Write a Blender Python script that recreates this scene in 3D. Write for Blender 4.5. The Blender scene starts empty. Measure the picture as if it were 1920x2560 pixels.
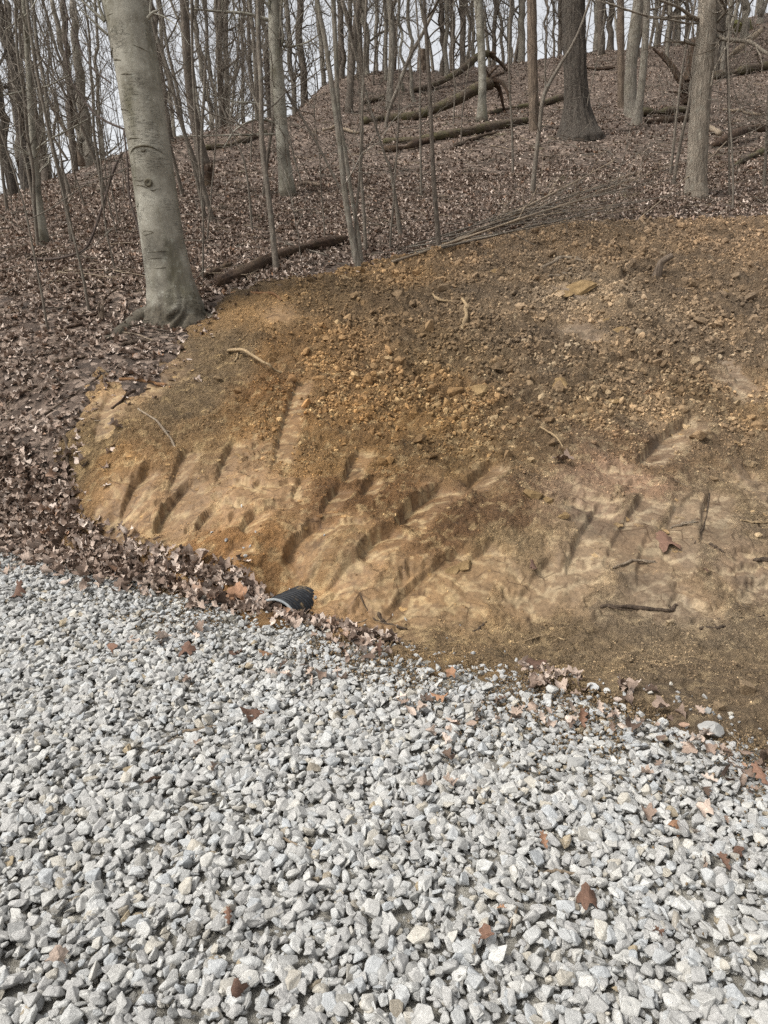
import bpy, bmesh, math, random
import numpy as np
from mathutils import Vector, Quaternion

random.seed(11)
rng = np.random.default_rng(11)
sc = bpy.context.scene
COL = sc.collection

# ------------------------------------------------------------------ camera, sky, sun, exposure
PITCH = math.radians(16.0)
CAMZ = 1.6
FPX = 1775.0                      # focal length in pixels of the 1920x2560 photograph
cd = bpy.data.cameras.new('camera')
cam = bpy.data.objects.new('camera', cd)
COL.objects.link(cam)
cam.location = (0, 0, CAMZ)
cam.rotation_euler = (math.pi / 2 - PITCH, 0, 0)
cd.sensor_fit = 'VERTICAL'
cd.sensor_height = 36.0
cd.lens = 36.0 * FPX / 2560.0
cd.clip_start = 0.05
cd.clip_end = 2000
sc.camera = cam
sc.cycles.use_denoising = False
sc.cycles.max_bounces = 5
sc.cycles.diffuse_bounces = 3
sc.render.resolution_x = 768
sc.render.resolution_y = 1024

SUN_EL, SUN_ROT = math.radians(52), math.radians(248)
world = bpy.data.worlds.new('World')
sc.world = world
world.use_nodes = True
wn = world.node_tree
wn.nodes.clear()
wout = wn.nodes.new('ShaderNodeOutputWorld')
wbg = wn.nodes.new('ShaderNodeBackground')
wsky = wn.nodes.new('ShaderNodeTexSky')
wsky.sky_type = 'NISHITA'
wsky.sun_disc = False
wsky.sun_elevation = SUN_EL
wsky.sun_rotation = SUN_ROT
wsky.air_density = 1.0
wsky.dust_density = 4.0
wsky.ozone_density = 1.0
whsv = wn.nodes.new('ShaderNodeHueSaturation')
whsv.inputs['Saturation'].default_value = 0.14
wbg.inputs['Strength'].default_value = 0.125
wn.links.new(wsky.outputs[0], whsv.inputs['Color'])
wn.links.new(whsv.outputs[0], wbg.inputs['Color'])
wn.links.new(wbg.outputs[0], wout.inputs['Surface'])

sd = bpy.data.lights.new('sun', 'SUN')
sun = bpy.data.objects.new('sun', sd)
COL.objects.link(sun)
sd.energy = 1.5
sd.angle = math.radians(16)
sd.color = (1.0, 0.97, 0.92)
_sv = Vector((math.sin(SUN_ROT) * math.cos(SUN_EL), math.cos(SUN_ROT) * math.cos(SUN_EL), math.sin(SUN_EL)))
sun.rotation_euler = _sv.to_track_quat('Z', 'Y').to_euler()

sc.view_settings.view_transform = 'Standard'
sc.view_settings.look = 'None'
sc.view_settings.gamma = 1
sc.view_settings.use_curve_mapping = False
sc.view_settings.exposure = 0.96

# ------------------------------------------------------------------ photograph pixel -> place
CP, SP = math.cos(PITCH), math.sin(PITCH)


def ray(px, py):
    u = (px - 960.0) / FPX
    v = (1280.0 - py) / FPX
    return np.array((u, CP + v * SP, -SP + v * CP))


def at_depth(px, py, d):
    return np.array((0, 0, CAMZ)) + d * ray(px, py)


def at_y(px, py, y):
    r = ray(px, py)
    return np.array((0, 0, CAMZ)) + r * (y / r[1])


def at_z(px, py, z):
    r = ray(px, py)
    return np.array((0, 0, CAMZ)) + r * ((z - CAMZ) / r[2])


def to_px(p):
    q = np.asarray(p, float) - np.array((0, 0, CAMZ))
    d = q[..., 1] * CP - q[..., 2] * SP
    up = q[..., 1] * SP + q[..., 2] * CP
    return 960 + FPX * q[..., 0] / d, 1280 - FPX * up / d, d


# crops of the photograph used while measuring
def pL(x, y): return (x * .5787, y * .5787)
def pR(x, y): return (960 + x * .5787, y * .5787)
def pW(x, y): return (x * .2893, y * .2893)
def pV(x, y): return (440 + x * .3134, y * .3134)
def pX(x, y): return (960 + x * .2893, y * .2893)
def pY(x, y): return (1440 + x * .2893, y * .2893)


# ------------------------------------------------------------------ noise
_perm = np.random.default_rng(3).permutation(256)
_perm = np.concatenate([_perm, _perm, _perm])
_ga = np.random.default_rng(4).uniform(0, 2 * np.pi, 256)
_gx, _gy = np.cos(_ga), np.sin(_ga)


def perlin(x, y, seed=0):
    x = np.asarray(x, float); y = np.asarray(y, float)
    xi = np.floor(x).astype(int); yi = np.floor(y).astype(int)
    xf = x - xi; yf = y - yi
    u = xf * xf * xf * (xf * (xf * 6 - 15) + 10)
    v = yf * yf * yf * (yf * (yf * 6 - 15) + 10)

    def g(ix, iy, dx, dy):
        h = _perm[(_perm[(ix + seed * 17) & 255] + iy) & 255]
        return _gx[h] * dx + _gy[h] * dy
    a = g(xi, yi, xf, yf); b = g(xi + 1, yi, xf - 1, yf)
    c = g(xi, yi + 1, xf, yf - 1); d = g(xi + 1, yi + 1, xf - 1, yf - 1)
    return (a + u * (b - a)) * (1 - v) + (c + u * (d - c)) * v


def fbm(x, y, octv=4, seed=0, gain=.5):
    s = 0; a = 1.0; f = 1.0
    for k in range(octv):
        s = s + a * perlin(x * f, y * f, seed + k)
        a *= gain; f *= 2.03
    return s


def sstep(a, b, x):
    t = np.clip((x - a) / (b - a), 0, 1)
    return t * t * (3 - 2 * t)


# ------------------------------------------------------------------ the lie of the land
def road_s(x, y):                  # signed distance from the road edge, positive up the bank
    return .513 * x + .858 * y - 2.81


ctrl = []
def cz(px, py, z): ctrl.append(at_z(px, py, z))
def cdp(px, py, d): ctrl.append(at_depth(px, py, d))
for a in ((0, 1340), (250, 1405), (420, 1475), (640, 1530), (900, 1630), (1150, 1700), (1450, 1740), (1700, 1800), (1920, 1850)):
    cz(a[0], a[1], 0.0)
for a in ((0, 1250, 5.25), (0, 1100, 5.65), (0, 1000, 6.0), (0, 800, 7.0), (0, 640, 9.2), (-60, 545, 13.0), (0, 490, 17.0),
          (150, 1300, 5.0), (250, 1250, 4.85), (250, 1100, 5.35), (250, 900, 6.25), (250, 760, 7.3), (250, 600, 10.0), (200, 450, 18.0), (300, 392, 21.0),
          (450, 1350, 4.55), (450, 1200, 4.95), (450, 1000, 5.8), (440, 800, 7.2), (450, 600, 10.0), (480, 450, 15.5), (560, 330, 23.0),
          (650, 1400, 4.2), (650, 1250, 4.65), (650, 1050, 5.45), (650, 850, 6.6), (640, 720, 7.7), (650, 600, 10.0), (700, 490, 13.2), (720, 380, 19.0), (800, 225, 28.0),
          (830, 1400, 4.2), (850, 1200, 4.9), (850, 1000, 5.75), (880, 800, 7.1), (880, 680, 8.6), (880, 590, 10.3),
          (1000, 1450, 4.1), (1000, 1200, 4.95), (1000, 1000, 5.9), (1020, 800, 7.3), (1020, 655, 9.2), (1000, 520, 12.0), (1000, 350, 19.0), (1010, 200, 30.0),
          (1250, 1420, 4.25), (1250, 1200, 4.95), (1250, 1000, 5.9), (1250, 800, 7.3), (1250, 610, 9.7), (1200, 300, 20.5), (1250, 175, 32.0),
          (1500, 1430, 4.3), (1500, 1200, 5.05), (1500, 1000, 6.0), (1500, 800, 7.4), (1500, 565, 10.2), (1430, 350, 17.5), (1500, 130, 33.0),
          (1800, 1420, 4.4), (1800, 1200, 5.2), (1800, 1000, 6.2), (1800, 800, 7.5), (1850, 550, 10.3), (900, 275, 24.0), (1010, 268, 24.5), (1150, 245, 25.5), (1300, 222, 26.0), (1450, 205, 26.0), (1000, 430, 15.0), (1300, 420, 15.0), (1580, 200, 26.0), (1720, 490, 11.6), (1720, 300, 20.0), (1760, 150, 30.0), (1900, 40, 40.0), (1700, 105, 36.0),
          (2200, 1420, 4.6), (2200, 1000, 6.4), (2200, 560, 10.6), (2300, 300, 20.0), (2300, 60, 38.0)):
    cdp(*a)
for a in ((700, 1520, -.10), (850, 1580, -.10), (1000, 1600, -.12), (1300, 1570, -.13), (1600, 1550, -.13), (1900, 1530, -.13), (2300, 1530, -.1),
          (1500, 1660, -.11), (1850, 1700, -.10), (1150, 1640, -.10)):
    cz(*a)
for a in ((-9, 26, 4.6), (-6, 31, 5.6), (-3.2, 39, 6.9), (1, 42, 9.0), (5.5, 46, 9.8), (11, 50, 12), (20, 56, 15), (34, 60, 18), (-20, 24, 2), (-30, 40, 0), (-12, 50, 2), (4, 65, 3), (25, 80, 8),
          (45, 60, 16), (45, 25, 11), (40, 6, 3.5), (14, 3.5, 1.2), (14, 8, 3.0), (-20, 16, 1.5), (-40, 24, 0), (-12, 12.5, 1.6), (-8, 10, 1.4), (9, 1, .1), (20, -3, .3)):
    ctrl.append(np.array(a, float))
ctrl = np.array(ctrl)
_cx, _cy = ctrl[:, 0], ctrl[:, 1]


def _phi(r2):
    return .5 * r2 * np.log(r2 + 1e-9)


def _tps_fit(lam=.02):
    n = len(ctrl)
    r2 = (_cx[:, None] - _cx[None]) ** 2 + (_cy[:, None] - _cy[None]) ** 2
    A = np.zeros((n + 3, n + 3))
    A[:n, :n] = _phi(r2) + lam * np.eye(n)
    A[:n, n] = 1; A[:n, n + 1] = _cx; A[:n, n + 2] = _cy
    A[n:, :n] = A[:n, n:].T
    return np.linalg.solve(A, np.concatenate([ctrl[:, 2], [0, 0, 0]]))


_w = _tps_fit()


def _tps(xs, ys):
    out = np.empty_like(xs); n = len(ctrl)
    for i in range(0, len(xs), 40000):
        a = xs[i:i + 40000]; b = ys[i:i + 40000]
        r2 = (a[:, None] - _cx[None]) ** 2 + (b[:, None] - _cy[None]) ** 2
        out[i:i + 40000] = _phi(r2) @ _w[:n] + _w[n] + _w[n + 1] * a + _w[n + 2] * b
    return out


_GX, _GY = np.meshgrid(-10 + .07 * np.arange(330), .07 * np.arange(240))
_G = _tps(_GX.ravel(), _GY.ravel()).reshape(_GX.shape)


def land(x, y):
    """height of the ground without small relief"""
    x = np.asarray(x, float); y = np.asarray(y, float)
    xs = np.clip(x, -45, 45).ravel(); ys = np.clip(y, -20, 80).ravel()
    fx = (xs + 10) / .07; fy = ys / .07
    inn = (fx >= 0) & (fy >= 0) & (fx < _G.shape[1] - 1) & (fy < _G.shape[0] - 1)
    out = np.empty_like(xs)
    if inn.any():
        a, b = fx[inn], fy[inn]; i = a.astype(int); j = b.astype(int); a = a - i; b = b - j
        out[inn] = (_G[j, i] * (1 - a) + _G[j, i + 1] * a) * (1 - b) + (_G[j + 1, i] * (1 - a) + _G[j + 1, i + 1] * a) * b
    if not inn.all(): out[~inn] = _tps(xs[~inn], ys[~inn])
    return out.reshape(x.shape) * sstep(-.12, .12, road_s(x, y))


_ts = np.geomspace(1.2, 90, 900)


def hit(px, py, fall=None):
    """point of the ground seen at a pixel of the photograph (or at depth `fall` when the ray misses)"""
    r = ray(px, py)
    P = np.array((0, 0, CAMZ)) + _ts[:, None] * r
    dz = P[:, 2] - land(P[:, 0], P[:, 1])
    k = np.nonzero(dz < 0)[0]
    if len(k) == 0 or k[0] == 0:
        d = fall or 34.0
        p = at_depth(px, py, d)
        p[2] = land(p[0], p[1])
        return p
    a, b = _ts[k[0] - 1], _ts[k[0]]
    da, db = dz[k[0] - 1], dz[k[0]]
    t = a + (b - a) * da / (da - db)
    p = np.array((0, 0, CAMZ)) + t * r
    return p


def poly_dist(x, y, poly):
    """signed distance to a closed polygon, positive inside"""
    x = np.asarray(x, float).ravel(); y = np.asarray(y, float).ravel()
    d = np.full(x.shape, 1e9); ins = np.zeros(x.shape, bool)
    n = len(poly)
    for i in range(n):
        x0, y0 = poly[i]; x1, y1 = poly[(i + 1) % n]
        ex, ey = x1 - x0, y1 - y0
        t = np.clip(((x - x0) * ex + (y - y0) * ey) / (ex * ex + ey * ey + 1e-12), 0, 1)
        d = np.minimum(d, np.hypot(x - x0 - t * ex, y - y0 - t * ey))
        c = ((y0 > y) != (y1 > y))
        with np.errstate(divide='ignore', invalid='ignore'):
            xi = (x1 - x0) * (y - y0) / (y1 - y0) + x0
        ins ^= c & (x < xi)
    return np.where(ins, d, -d)


BANK_PX = [(165, 1345), (150, 1250), (170, 1130), (215, 1010), (250, 940), (330, 985), (410, 950), (455, 860), (520, 800), (560, 740), (620, 715), (760, 695), (880, 668),
           (1010, 645), (1130, 608), (1260, 588), (1400, 560), (1560, 556), (1740, 548), (1920, 545), (2150, 545), (2420, 560), (2500, 900), (2500, 1300)]
BANK = [tuple(hit(a, b)[:2]) for a, b in BANK_PX]
BANK += [(7.5, 1.8), (5.0, 0.30), (3.2, 1.36), (1.48, 2.39), (.60, 2.92), (.0, 3.20), (-.55, 3.55), (-.95, 3.85), (-1.5, 4.17), (-2.0, 4.47)]


def bank_in(x, y):
    return poly_dist(x, y, BANK).reshape(np.shape(x))


# ------------------------------------------------------------------ mesh helpers
def tag(o, label=None, cat=None, group=None, kind=None):
    if label: o['label'] = label
    if cat: o['category'] = cat
    if group: o['group'] = group
    if kind: o['kind'] = kind
    return o


def mesh_np(name, V, F, mat, smooth=True):
    me = bpy.data.meshes.new(name)
    V = np.asarray(V, np.float32); 
    if isinstance(F, np.ndarray) and F.ndim == 2:
        k = F.shape[1]
        me.vertices.add(len(V)); me.vertices.foreach_set('co', V.ravel())
        me.loops.add(F.size); me.loops.foreach_set('vertex_index', F.ravel().astype(np.int32))
        me.polygons.add(len(F))
        me.polygons.foreach_set('loop_start', np.arange(0, F.size, k, dtype=np.int32))
        me.update(calc_edges=True)
        me.validate()
    else:
        me.from_pydata(V.tolist(), [], F)
    if smooth:
        me.polygons.foreach_set('use_smooth', np.ones(len(me.polygons), bool))
    if mat: me.materials.append(mat)
    me.update()
    return me


def obj(name, me, parent=None, loc=None):
    o = bpy.data.objects.new(name, me)
    COL.objects.link(o)
    if parent is not None: o.parent = parent
    if loc is not None: o.location = loc
    return o


def empty(name, loc):
    o = bpy.data.objects.new(name, None)
    o.empty_display_size = .2
    COL.objects.link(o)
    o.location = loc
    return o


class MB:
    """collects tubes into one mesh"""
    def __init__(s): s.V = []; s.F = []; s.n = 0

    def add(s, V, F):
        s.V.append(np.asarray(V, float)); s.F.append(np.asarray(F, int) + s.n); s.n += len(V)

    def tube(s, path, rad, n=6, rough=0, seed=0, furrow=0, nf=9, cap=True):
        P = np.asarray(path, float); R = np.asarray(rad, float) * np.ones(len(P))
        T = np.gradient(P, axis=0); T /= np.linalg.norm(T, axis=1)[:, None] + 1e-12
        m = np.abs(T.mean(0)); ref = np.zeros(3); ref[np.argmin(m)] = 1
        U = np.cross(T, ref); U /= np.linalg.norm(U, axis=1)[:, None] + 1e-12
        W = np.cross(T, U)
        a = np.linspace(0, 2 * np.pi, n, endpoint=False)
        rr = R[:, None] * np.ones((1, n))
        L = np.concatenate([[0], np.cumsum(np.linalg.norm(np.diff(P, axis=0), axis=1))])
        if rough:
            rr = rr * (1 + rough * fbm(np.cos(a)[None] * 1.6 + seed * 7.1 + L[:, None] * 1.3, np.sin(a)[None] * 1.6 + L[:, None] * 2.1, 3, seed))
        if furrow:
            q = a[None] * nf / (2 * np.pi) + .9 * perlin(L[:, None] * 3.0, a[None] * 1.5 + seed, 5)
            q2 = perlin(np.cos(a)[None] * nf * .5 + seed + 0 * L[:, None] + .5 * perlin(L[:, None] * 4, a[None] * 2, 8), np.sin(a)[None] * nf * .5 + L[:, None] * 1.7, 6)
            rr = rr * (1 + furrow * (np.abs(np.sin(q * np.pi)) - .6) + furrow * 1.4 * q2)
        V = P[:, None, :] + rr[..., None] * (np.cos(a)[None, :, None] * U[:, None, :] + np.sin(a)[None, :, None] * W[:, None, :])
        k = len(P)
        i = np.arange(k - 1)[:, None] * n; j = np.arange(n)[None]; j2 = (j + 1) % n
        F = np.stack([i + j, i + j2, i + n + j2, i + n + j], -1).reshape(-1, 4)
        V = V.reshape(-1, 3)
        if cap:
            V = np.concatenate([V, P[:1], P[-1:]])
            b = k * n
            jj = np.arange(n); jj2 = (jj + 1) % n
            F = np.concatenate([F, np.stack([jj2, jj, 0 * jj + b, 0 * jj + b], -1), np.stack([(k - 1) * n + jj, (k - 1) * n + jj2, 0 * jj + b + 1, 0 * jj + b + 1], -1)])
        s.add(V, F)

    def mesh(s, name, mat, smooth=True):
        V = np.concatenate(s.V); F = np.concatenate(s.F)
        tri = F[:, 2] == F[:, 3]
        me = bpy.data.meshes.new(name)
        Q = F[~tri]; T = F[tri][:, :3]
        me.vertices.add(len(V)); me.vertices.foreach_set('co', V.astype(np.float32).ravel())
        idx = np.concatenate([Q.ravel(), T.ravel()]).astype(np.int32)
        me.loops.add(len(idx)); me.loops.foreach_set('vertex_index', idx)
        st = np.concatenate([np.arange(len(Q)) * 4, len(Q) * 4 + np.arange(len(T)) * 3]).astype(np.int32)
        me.polygons.add(len(st)); me.polygons.foreach_set('loop_start', st)
        me.update(calc_edges=True)
        if smooth: me.polygons.foreach_set('use_smooth', np.ones(len(st), bool))
        if mat: me.materials.append(mat)
        me.update()
        return me


def smooth_path(pts, n):
    """Catmull-Rom through points"""
    P = np.asarray(pts, float)
    if len(P) == 2:
        t = np.linspace(0, 1, n)[:, None]
        return P[0] * (1 - t) + P[1] * t
    Q = np.concatenate([[2 * P[0] - P[1]], P, [2 * P[-1] - P[-2]]])
    out = []
    seg = len(P) - 1
    for t in np.linspace(0, seg, n):
        k = min(int(t), seg - 1); f = t - k
        a, b, c, d = Q[k], Q[k + 1], Q[k + 2], Q[k + 3]
        out.append(.5 * (2 * b + (c - a) * f + (2 * a - 5 * b + 4 * c - d) * f * f + (3 * b - a - 3 * c + d) * f ** 3))
    return np.array(out)


# ------------------------------------------------------------------ materials
def srgb(r, g, b, k=1.0):
    f = lambda c: ((c / 255 + .055) / 1.055) ** 2.4 if c > 10 else c / 255 / 12.92
    return (f(r) * k, f(g) * k, f(b) * k, 1)


class NT:
    def __init__(s, name):
        s.m = bpy.data.materials.new(name); s.m.use_nodes = True
        s.t = s.m.node_tree; s.b = s.t.nodes['Principled BSDF']
        s.b.inputs['Roughness'].default_value = .9
        s.b.inputs['Specular IOR Level'].default_value = .25

    def n(s, typ, **k):
        nd = s.t.nodes.new('ShaderNode' + typ)
        for a, v in k.items():
            if a in nd.inputs.keys() if isinstance(a, str) else False: nd.inputs[a].default_value = v
            else: setattr(nd, a, v)
        return nd

    def l(s, a, b): s.t.links.new(a, b)

    def coord(s, kind='Object', scale=(1, 1, 1)):
        c = s.n('TexCoord'); mp = s.n('Mapping'); mp.inputs['Scale'].default_value = scale
        s.l(c.outputs[kind], mp.inputs['Vector'])
        return mp.outputs['Vector']

    def pos(s, scale=(1, 1, 1)):
        c = s.n('NewGeometry'); mp = s.n('Mapping'); mp.inputs['Scale'].default_value = scale
        s.l(c.outputs['Position'], mp.inputs['Vector'])
        return mp.outputs['Vector']

    def noise(s, vec, scale, detail=4, rough=.55, dist=0):
        nd = s.n('TexNoise'); nd.inputs['Scale'].default_value = scale; nd.inputs['Detail'].default_value = detail
        nd.inputs['Roughness'].default_value = rough; nd.inputs['Distortion'].default_value = dist
        s.l(vec, nd.inputs['Vector'])
        return nd.outputs['Fac']

    def vor(s, vec, scale, feature='F1', out='Distance', rand=1):
        nd = s.n('TexVoronoi'); nd.feature = feature; nd.inputs['Scale'].default_value = scale; nd.inputs['Randomness'].default_value = rand
        s.l(vec, nd.inputs['Vector'])
        return nd.outputs[out]

    def ramp(s, fac, stops, interp='LINEAR'):
        nd = s.n('ValToRGB'); r = nd.color_ramp; r.interpolation = interp
        while len(r.elements) < len(stops): r.elements.new(.5)
        for e, (p, c) in zip(r.elements, stops):
            e.position = p; e.color = c if len(c) == 4 else (*c, 1)
        s.l(fac, nd.inputs['Fac'])
        return nd.outputs['Color']

    def mix(s, fac, a, b, mode='MIX'):
        nd = s.n('Mix'); nd.data_type = 'RGBA'; nd.blend_type = mode
        for i, v in ((0, fac), (6, a), (7, b)):
            if isinstance(v, (int, float)): nd.inputs[i].default_value = v
            elif isinstance(v, (tuple, list)): nd.inputs[i].default_value = v if len(v) == 4 else (*v, 1)
            else: s.l(v, nd.inputs[i])
        return nd.outputs[2]

    def math(s, op, a, b=None, c=None):
        nd = s.n('Math'); nd.operation = op
        for i, v in enumerate((a, b, c)):
            if v is None: continue
            if isinstance(v, (int, float)): nd.inputs[i].default_value = v
            else: s.l(v, nd.inputs[i])
        return nd.outputs[0]

    def bump(s, h, strength=.5, dist=.01, prev=None):
        nd = s.n('Bump'); nd.inputs['Strength'].default_value = strength; nd.inputs['Distance'].default_value = dist
        s.l(h, nd.inputs['Height'])
        if prev is not None: s.l(prev, nd.inputs['Normal'])
        return nd.outputs['Normal']

    def done(s, col=None, normal=None, rough=None):
        if col is not None: s.l(col, s.b.inputs['Base Color'])
        if normal is not None: s.l(normal, s.b.inputs['Normal'])
        if rough is not None:
            if isinstance(rough, (int, float)): s.b.inputs['Roughness'].default_value = rough
            else: s.l(rough, s.b.inputs['Roughness'])
        return s.m


def g(v): return (v, v, v, 1)


def make_materials():
    M = {}
    # crushed limestone
    t = NT('limestone'); oi = t.n('ObjectInfo'); v = t.coord()
    base = t.ramp(oi.outputs['Random'], [(0, srgb(150, 149, 145)), (.3, srgb(166, 164, 160)), (.55, srgb(178, 176, 170)), (.72, srgb(162, 164, 164)), (.86, srgb(189, 187, 181)), (.93, srgb(172, 165, 151)), (.97, srgb(137, 137, 135)), (1, srgb(155, 140, 114))])
    n1 = t.noise(v, 2.6, 7, .68); n2 = t.noise(v, 9, 6, .7)
    c = t.mix(t.ramp(n1, [(.38, g(0)), (.6, g(1))]), t.mix(1.0, base, g(.80), 'MULTIPLY'), base)
    c = t.mix(t.ramp(n2, [(.56, g(0)), (.68, g(.6))]), c, srgb(200, 199, 194))
    M['stone'] = t.done(c, t.bump(n2, .55, .004, t.bump(n1, .7, .008)), .88)
    # fines under the gravel
    t = NT('stone_dust'); v = t.pos()
    c = t.ramp(t.noise(v, 30, 6, .7), [(.3, srgb(118, 113, 103)), (.7, srgb(170, 166, 156))])
    M['dust'] = t.done(c, t.bump(t.noise(v, 90, 6, .7), .9, .02))
    # excavated soil: colours stored per point of the bank
    for key, src in (('soil', 'GEOMETRY'), ('crumb', 'INSTANCER'), ('clod', 'OBJ')):
        t = NT('clay_soil' if key == 'soil' else 'clay_' + key); v = t.pos()
        if src == 'OBJ':
            base = t.n('ObjectInfo').outputs['Color']
        else:
            at = t.n('Attribute'); at.attribute_type = src; at.attribute_name = 'col'; base = at.outputs['Color']
        na = t.noise(v, 9, 5, .6); nb = t.noise(v, 38, 6, .7); nc = t.noise(v, 150, 4, .65)
        c = t.mix(1.0, base, t.ramp(na, [(.3, g(.78)), (.7, g(1.16))]), 'MULTIPLY')
        c = t.mix(1.0, c, t.ramp(nb, [(.28, g(.62)), (.5, g(1.0)), (.74, g(1.35))]), 'MULTIPLY')
        c = t.mix(t.ramp(nc, [(.6, g(0)), (.74, g(.55))]), c, t.mix(.5, base, srgb(214, 184, 138)))
        if key == 'soil':
            sm = t.n('Attribute'); sm.attribute_name = 'smear'
            rgh = t.math('SUBTRACT', 1.0, sm.outputs['Fac'])
            h = t.math('ADD', t.math('MULTIPLY', nb, 1.0), t.math('MULTIPLY', nc, .5))
            h = t.math('ADD', h, t.math('MULTIPLY', t.vor(v, 34, 'F1'), -.6))
            bn = t.n('Bump'); bn.inputs['Distance'].default_value = .045
            t.l(h, bn.inputs['Height']); t.l(t.math('MULTIPLY_ADD', rgh, .8, .2), bn.inputs['Strength'])
            ed = t.vor(t.mix(.5, t.pos((1, .6, 1)), t.pos((.3, 1, .4))), 11, 'DISTANCE_TO_EDGE')
            lines = t.math('MULTIPLY', t.ramp(ed, [(0, g(1)), (.05, g(0))]), t.math('MULTIPLY', sm.outputs['Fac'], t.ramp(t.noise(v, 6, 4, .6), [(.45, g(0)), (.6, g(1))])))
            c = t.mix(t.math('MULTIPLY', lines, .8), c, srgb(56, 38, 22))
            M[key] = t.done(c, bn.outputs['Normal'], t.math('MULTIPLY_ADD', rgh, .28, .62))
        else:
            M[key] = t.done(c, t.bump(nb, .8, .012))
    # forest floor: duff and matted leaves
    t = NT('leaf_mould'); v = t.pos()
    cell = t.vor(v, 17, 'F1', 'Color'); sep = t.n('SeparateColor'); t.l(cell, sep.inputs[0])
    c = t.ramp(sep.outputs[0], [(0, srgb(66, 57, 50)), (.3, srgb(92, 79, 69)), (.55, srgb(118, 103, 91)), (.8, srgb(146, 129, 115)), (1, srgb(172, 157, 143))], 'CONSTANT')
    c = t.mix(t.ramp(t.noise(v, 2.2, 4, .6), [(.38, g(0)), (.62, g(.75))]), c, srgb(74, 62, 53))
    c = t.mix(t.ramp(t.noise(v, 1.1, 5, .6), [(.62, g(0)), (.74, g(.5))]), c, srgb(84, 84, 44))
    M['mould'] = t.done(c, t.bump(t.noise(v, 40, 5, .7), .8, .03, t.bump(sep.outputs[1], .5, .02)))
    # dead leaves
    t = NT('dead_leaf'); oi = t.n('ObjectInfo'); v = t.coord()
    c = t.ramp(oi.outputs['Random'], [(0, srgb(78, 64, 54)), (.14, srgb(106, 89, 77)), (.34, srgb(130, 112, 99)), (.54, srgb(150, 132, 118)), (.74, srgb(170, 153, 139)), (.94, srgb(194, 179, 166)), (1, srgb(138, 104, 78))])
    c = t.mix(1, c, t.ramp(t.noise(v, 7, 5, .65), [(.3, g(.7)), (.7, g(1.22))]), 'MULTIPLY')
    M['leaf'] = t.done(c, t.bump(t.noise(v, 9, 4, .6), .5, .006), .75)
    t.b.inputs['Subsurface Weight'].default_value = 0
    t = NT('dead_leaf_russet'); v = t.coord(); oi = t.n('ObjectInfo')
    c = t.ramp(oi.outputs['Random'], [(0, srgb(84, 64, 53)), (.5, srgb(118, 90, 74)), (1, srgb(146, 112, 86))])
    c = t.mix(1, c, t.ramp(t.noise(v, 7, 5, .65), [(.3, g(.7)), (.7, g(1.22))]), 'MULTIPLY')
    M['russet'] = t.done(c, t.bump(t.noise(v, 9, 4, .6), .5, .006), .75)

    def bark(key, lo, hi, sx=6, sz=1.2, bump=.8, lich=0, moss=0, dist=.02, lcol=(150, 152, 140)):
        t = NT('bark_' + key); v = t.coord('Object', (sx, sx, sz)); v1 = t.coord()
        n1 = t.noise(v, 5, 7, .68, .6); n2 = t.noise(v1, 3, 5, .6)
        c = t.ramp(n1, [(.32, srgb(*lo)), (.66, srgb(*hi))])
        c = t.mix(1, c, t.ramp(n2, [(.3, g(.78)), (.7, g(1.2))]), 'MULTIPLY')
        if lich:
            c = t.mix(t.ramp(t.noise(v1, 11, 6, .7), [(.52, g(0)), (.66, g(lich))]), c, srgb(*lcol))
        if moss:
            c = t.mix(t.ramp(t.noise(v1, 2.6, 5, .65), [(.46, g(0)), (.62, g(moss))]), c, srgb(82, 84, 46))
        M[key] = t.done(c, t.bump(n1, bump, dist), .92)
    bark('oak_dark', (38, 33, 29), (92, 84, 75), 9, 1.3, 1.0, .1, 0, .04)
    bark('oak_grey', (84, 76, 66), (152, 141, 126), 10, 1.6, 1.0, .25, .0, .03)
    bark('grey', (74, 68, 60), (140, 132, 120), 8, 1.5, .7, .3, .12)
    bark('dark', (52, 46, 40), (110, 100, 89), 8, 1.5, .8, .1)
    bark('sapling', (68, 61, 54), (122, 113, 101), 14, 3, .5, .25)
    bark('dead', (56, 46, 39), (128, 113, 97), 9, .8, 1.0, 0)
    bark('log', (44, 37, 31), (98, 84, 70), 3, 6, 1.0, .1, .45, .03)
    bark('rotten', (40, 31, 26), (88, 70, 56), 4, 4, 1.0, 0, .1, .03)
    bark('stick', (92, 80, 66), (150, 134, 114), 14, 5, .6, .2)
    bark('stick_dark', (48, 40, 33), (92, 78, 64), 14, 5, .7, 0)
    bark('root_pale', (106, 88, 64), (166, 144, 112), 14, 5, .6, 0)
    bark('root_orange', (88, 66, 46), (142, 106, 74), 14, 5, .6, 0)
    bark('vine', (44, 36, 32), (84, 72, 64), 14, 5, .6, 0)
    bark('moss', (62, 62, 34), (112, 108, 58), 12, 12, 1.0, .1)
    # smooth beech bark
    t = NT('bark_beech'); v = t.coord(); vr = t.coord('Object', (1.5, 1.5, 9)); vz = t.coord('Object', (1, 1, .3))
    c = t.ramp(t.noise(v, 2.1, 6, .62, .4), [(.32, srgb(84, 80, 71)), (.48, srgb(122, 117, 105)), (.66, srgb(164, 160, 147))])
    c = t.mix(t.ramp(t.noise(vz, 3.4, 6, .7), [(.48, g(0)), (.66, g(.75))]), c, srgb(84, 80, 60))
    c = t.mix(t.ramp(t.noise(v, 16, 6, .75), [(.55, g(0)), (.7, g(.6))]), c, srgb(166, 166, 153))
    c = t.mix(t.ramp(t.noise(v, 60, 3, .6), [(.66, g(0)), (.72, g(.7))]), c, srgb(196, 194, 184))
    c = t.mix(1, c, t.ramp(t.noise(v, 110, 4, .7), [(.3, g(.8)), (.7, g(1.18))]), 'MULTIPLY')
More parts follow.
